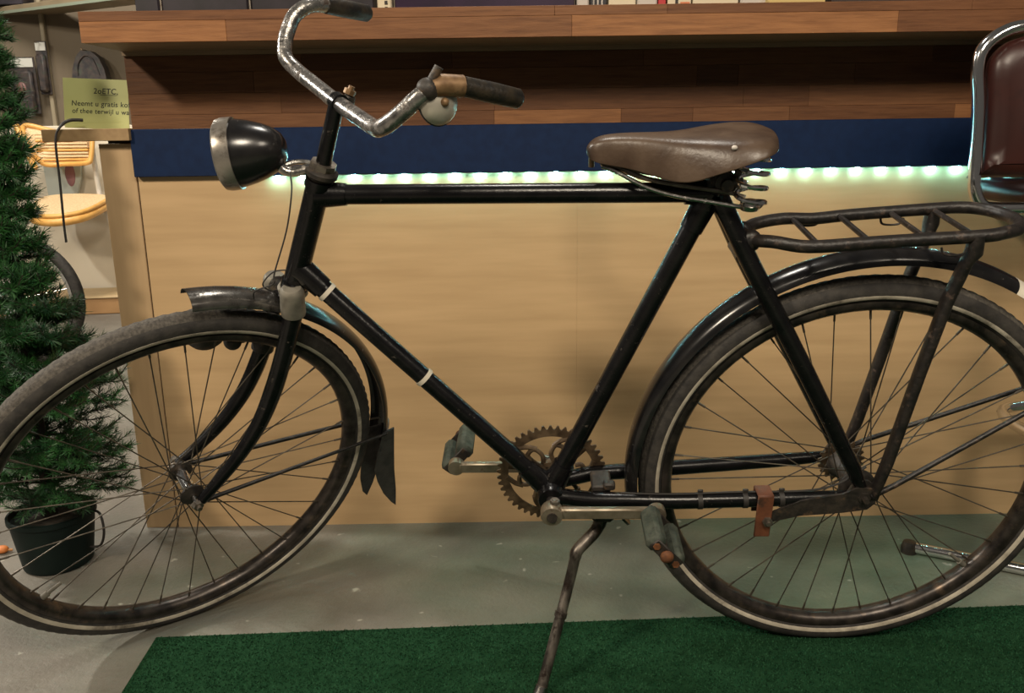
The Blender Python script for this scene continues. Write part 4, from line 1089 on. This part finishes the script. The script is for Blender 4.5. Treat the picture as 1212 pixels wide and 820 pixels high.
def crank(y, dx, label):
    s_ = 1 if y > 0 else -1
    a = Vector((-.505, y, .332 if y < 0 else .319)); L_ = .170
    b = a + Vector((dx * L_, s_ * .006, .004 if y < 0 else 0))
    mb = MB()
    mb.box(((a + b) / 2), ((b - a).length - .01, .012, .0205), bev=.003)
    mb.lathe([(0, -.012), (.017, -.012), (.0185, -.008), (.0185, .008), (.017, .012), (0, .012)], 24, Matrix.Translation(a) @ Yx)
    mb.lathe([(0, -.008), (.0145, -.008), (.0145, .008), (0, .008)], 20, Matrix.Translation(b) @ Yx)
    o = P_('crank_arm', mb, M_CRANK, label=label)
    P_('cotter_pin', MB().tube([a + Vector((.005 * dx, -s_ * .002, -.022)), a + Vector((.005 * dx, -s_ * .002, .026))], [.0042, .005], 8).tube([a + Vector((.005 * dx, -s_ * .002, .018)), a + Vector((.005 * dx, -s_ * .002, .024))], .008, 6), M_STEEL, o)
    P_('crank_axle', MB().tube([Vector((-.505, s_ * .034, .327)), a + Vector((0, s_ * .016, 0))], .0085, 12), M_GRIME, o)
    # pedal
    pd = P_('pedal', MB().tube([b, b + Vector((0, s_ * .112, 0))], [.0065, .0055], 12).box(b + Vector((0, s_ * .018, 0)), (.060, .004, .020), bev=.002, rot=Matrix.Rotation(PED[s_], 3, 'Y')).box(b + Vector((0, s_ * .106, 0)), (.060, .004, .020), bev=.002, rot=Matrix.Rotation(PED[s_], 3, 'Y')), M_GRIME)
    for q_ in (-1, 1):
        off_ = Matrix.Rotation(PED[s_], 3, 'Y') @ Vector((q_ * .0225, 0, 0))
        P_('pedal_rubber', MB().box(b + off_ + Vector((0, s_ * .062, 0)), (.0235, .086, .030), bev=.006, rot=Matrix.Rotation(PED[s_], 3, 'Y')), M_PEDAL, pd)
    P_('dust_cap', MB().sphere(b + Vector((0, s_ * .112, 0)), .0105, 8, sc=(1, .7, 1)), M_RUST, pd)
    for q_ in (-1, 1):
        off_ = Matrix.Rotation(PED[s_], 3, 'Y') @ Vector((q_ * .0225, 0, 0))
        P_('pedal_nut', MB().lathe([(0, 0), (.006, 0), (.006, .005), (0, .005)], 6, axis_mat(b + off_ + Vector((0, s_ * .105, 0)), (0, s_, 0))), M_RUST, pd, smooth=20)
    return o


PED = {-1: math.radians(48), 1: math.radians(-50)}
crank(-.078, 1, 'tarnished crank pointing to the rear wheel')
crank(.078, -1, 'tarnished crank pointing forward behind the frame')

# side stand ------------------------------------------------------
ks = cr([(-.420, -.040, .305), (-.421, -.042, .292), (-.432, -.050, .272), (-.4605, -.068, .250), (-.466, -.074, .235), (-.478, -.088, .185), (-.5255, -.1745, .040)], 5)
kso = P_('side_stand', MB().tube(ks, [.0115] * 8 + [.0105] * 12 + [.0092] * (len(ks) - 20), 14), M_STAND)
P_('stand_collar', MB().tube([(-.489, -.108, .152), (-.4915, -.1125, .1445)], .0108, 14), M_STAND, kso)
P_('stand_knuckle', MB().box((-.418, -.040, .305), (.040, .030, .030), bev=.008), M_GRIME, kso)
P_('stand_foot', MB().tube([(-.523, -.170, .0475), (-.528, -.179, .0345)], [.0115, .0125], 12), M_CHROME, kso)
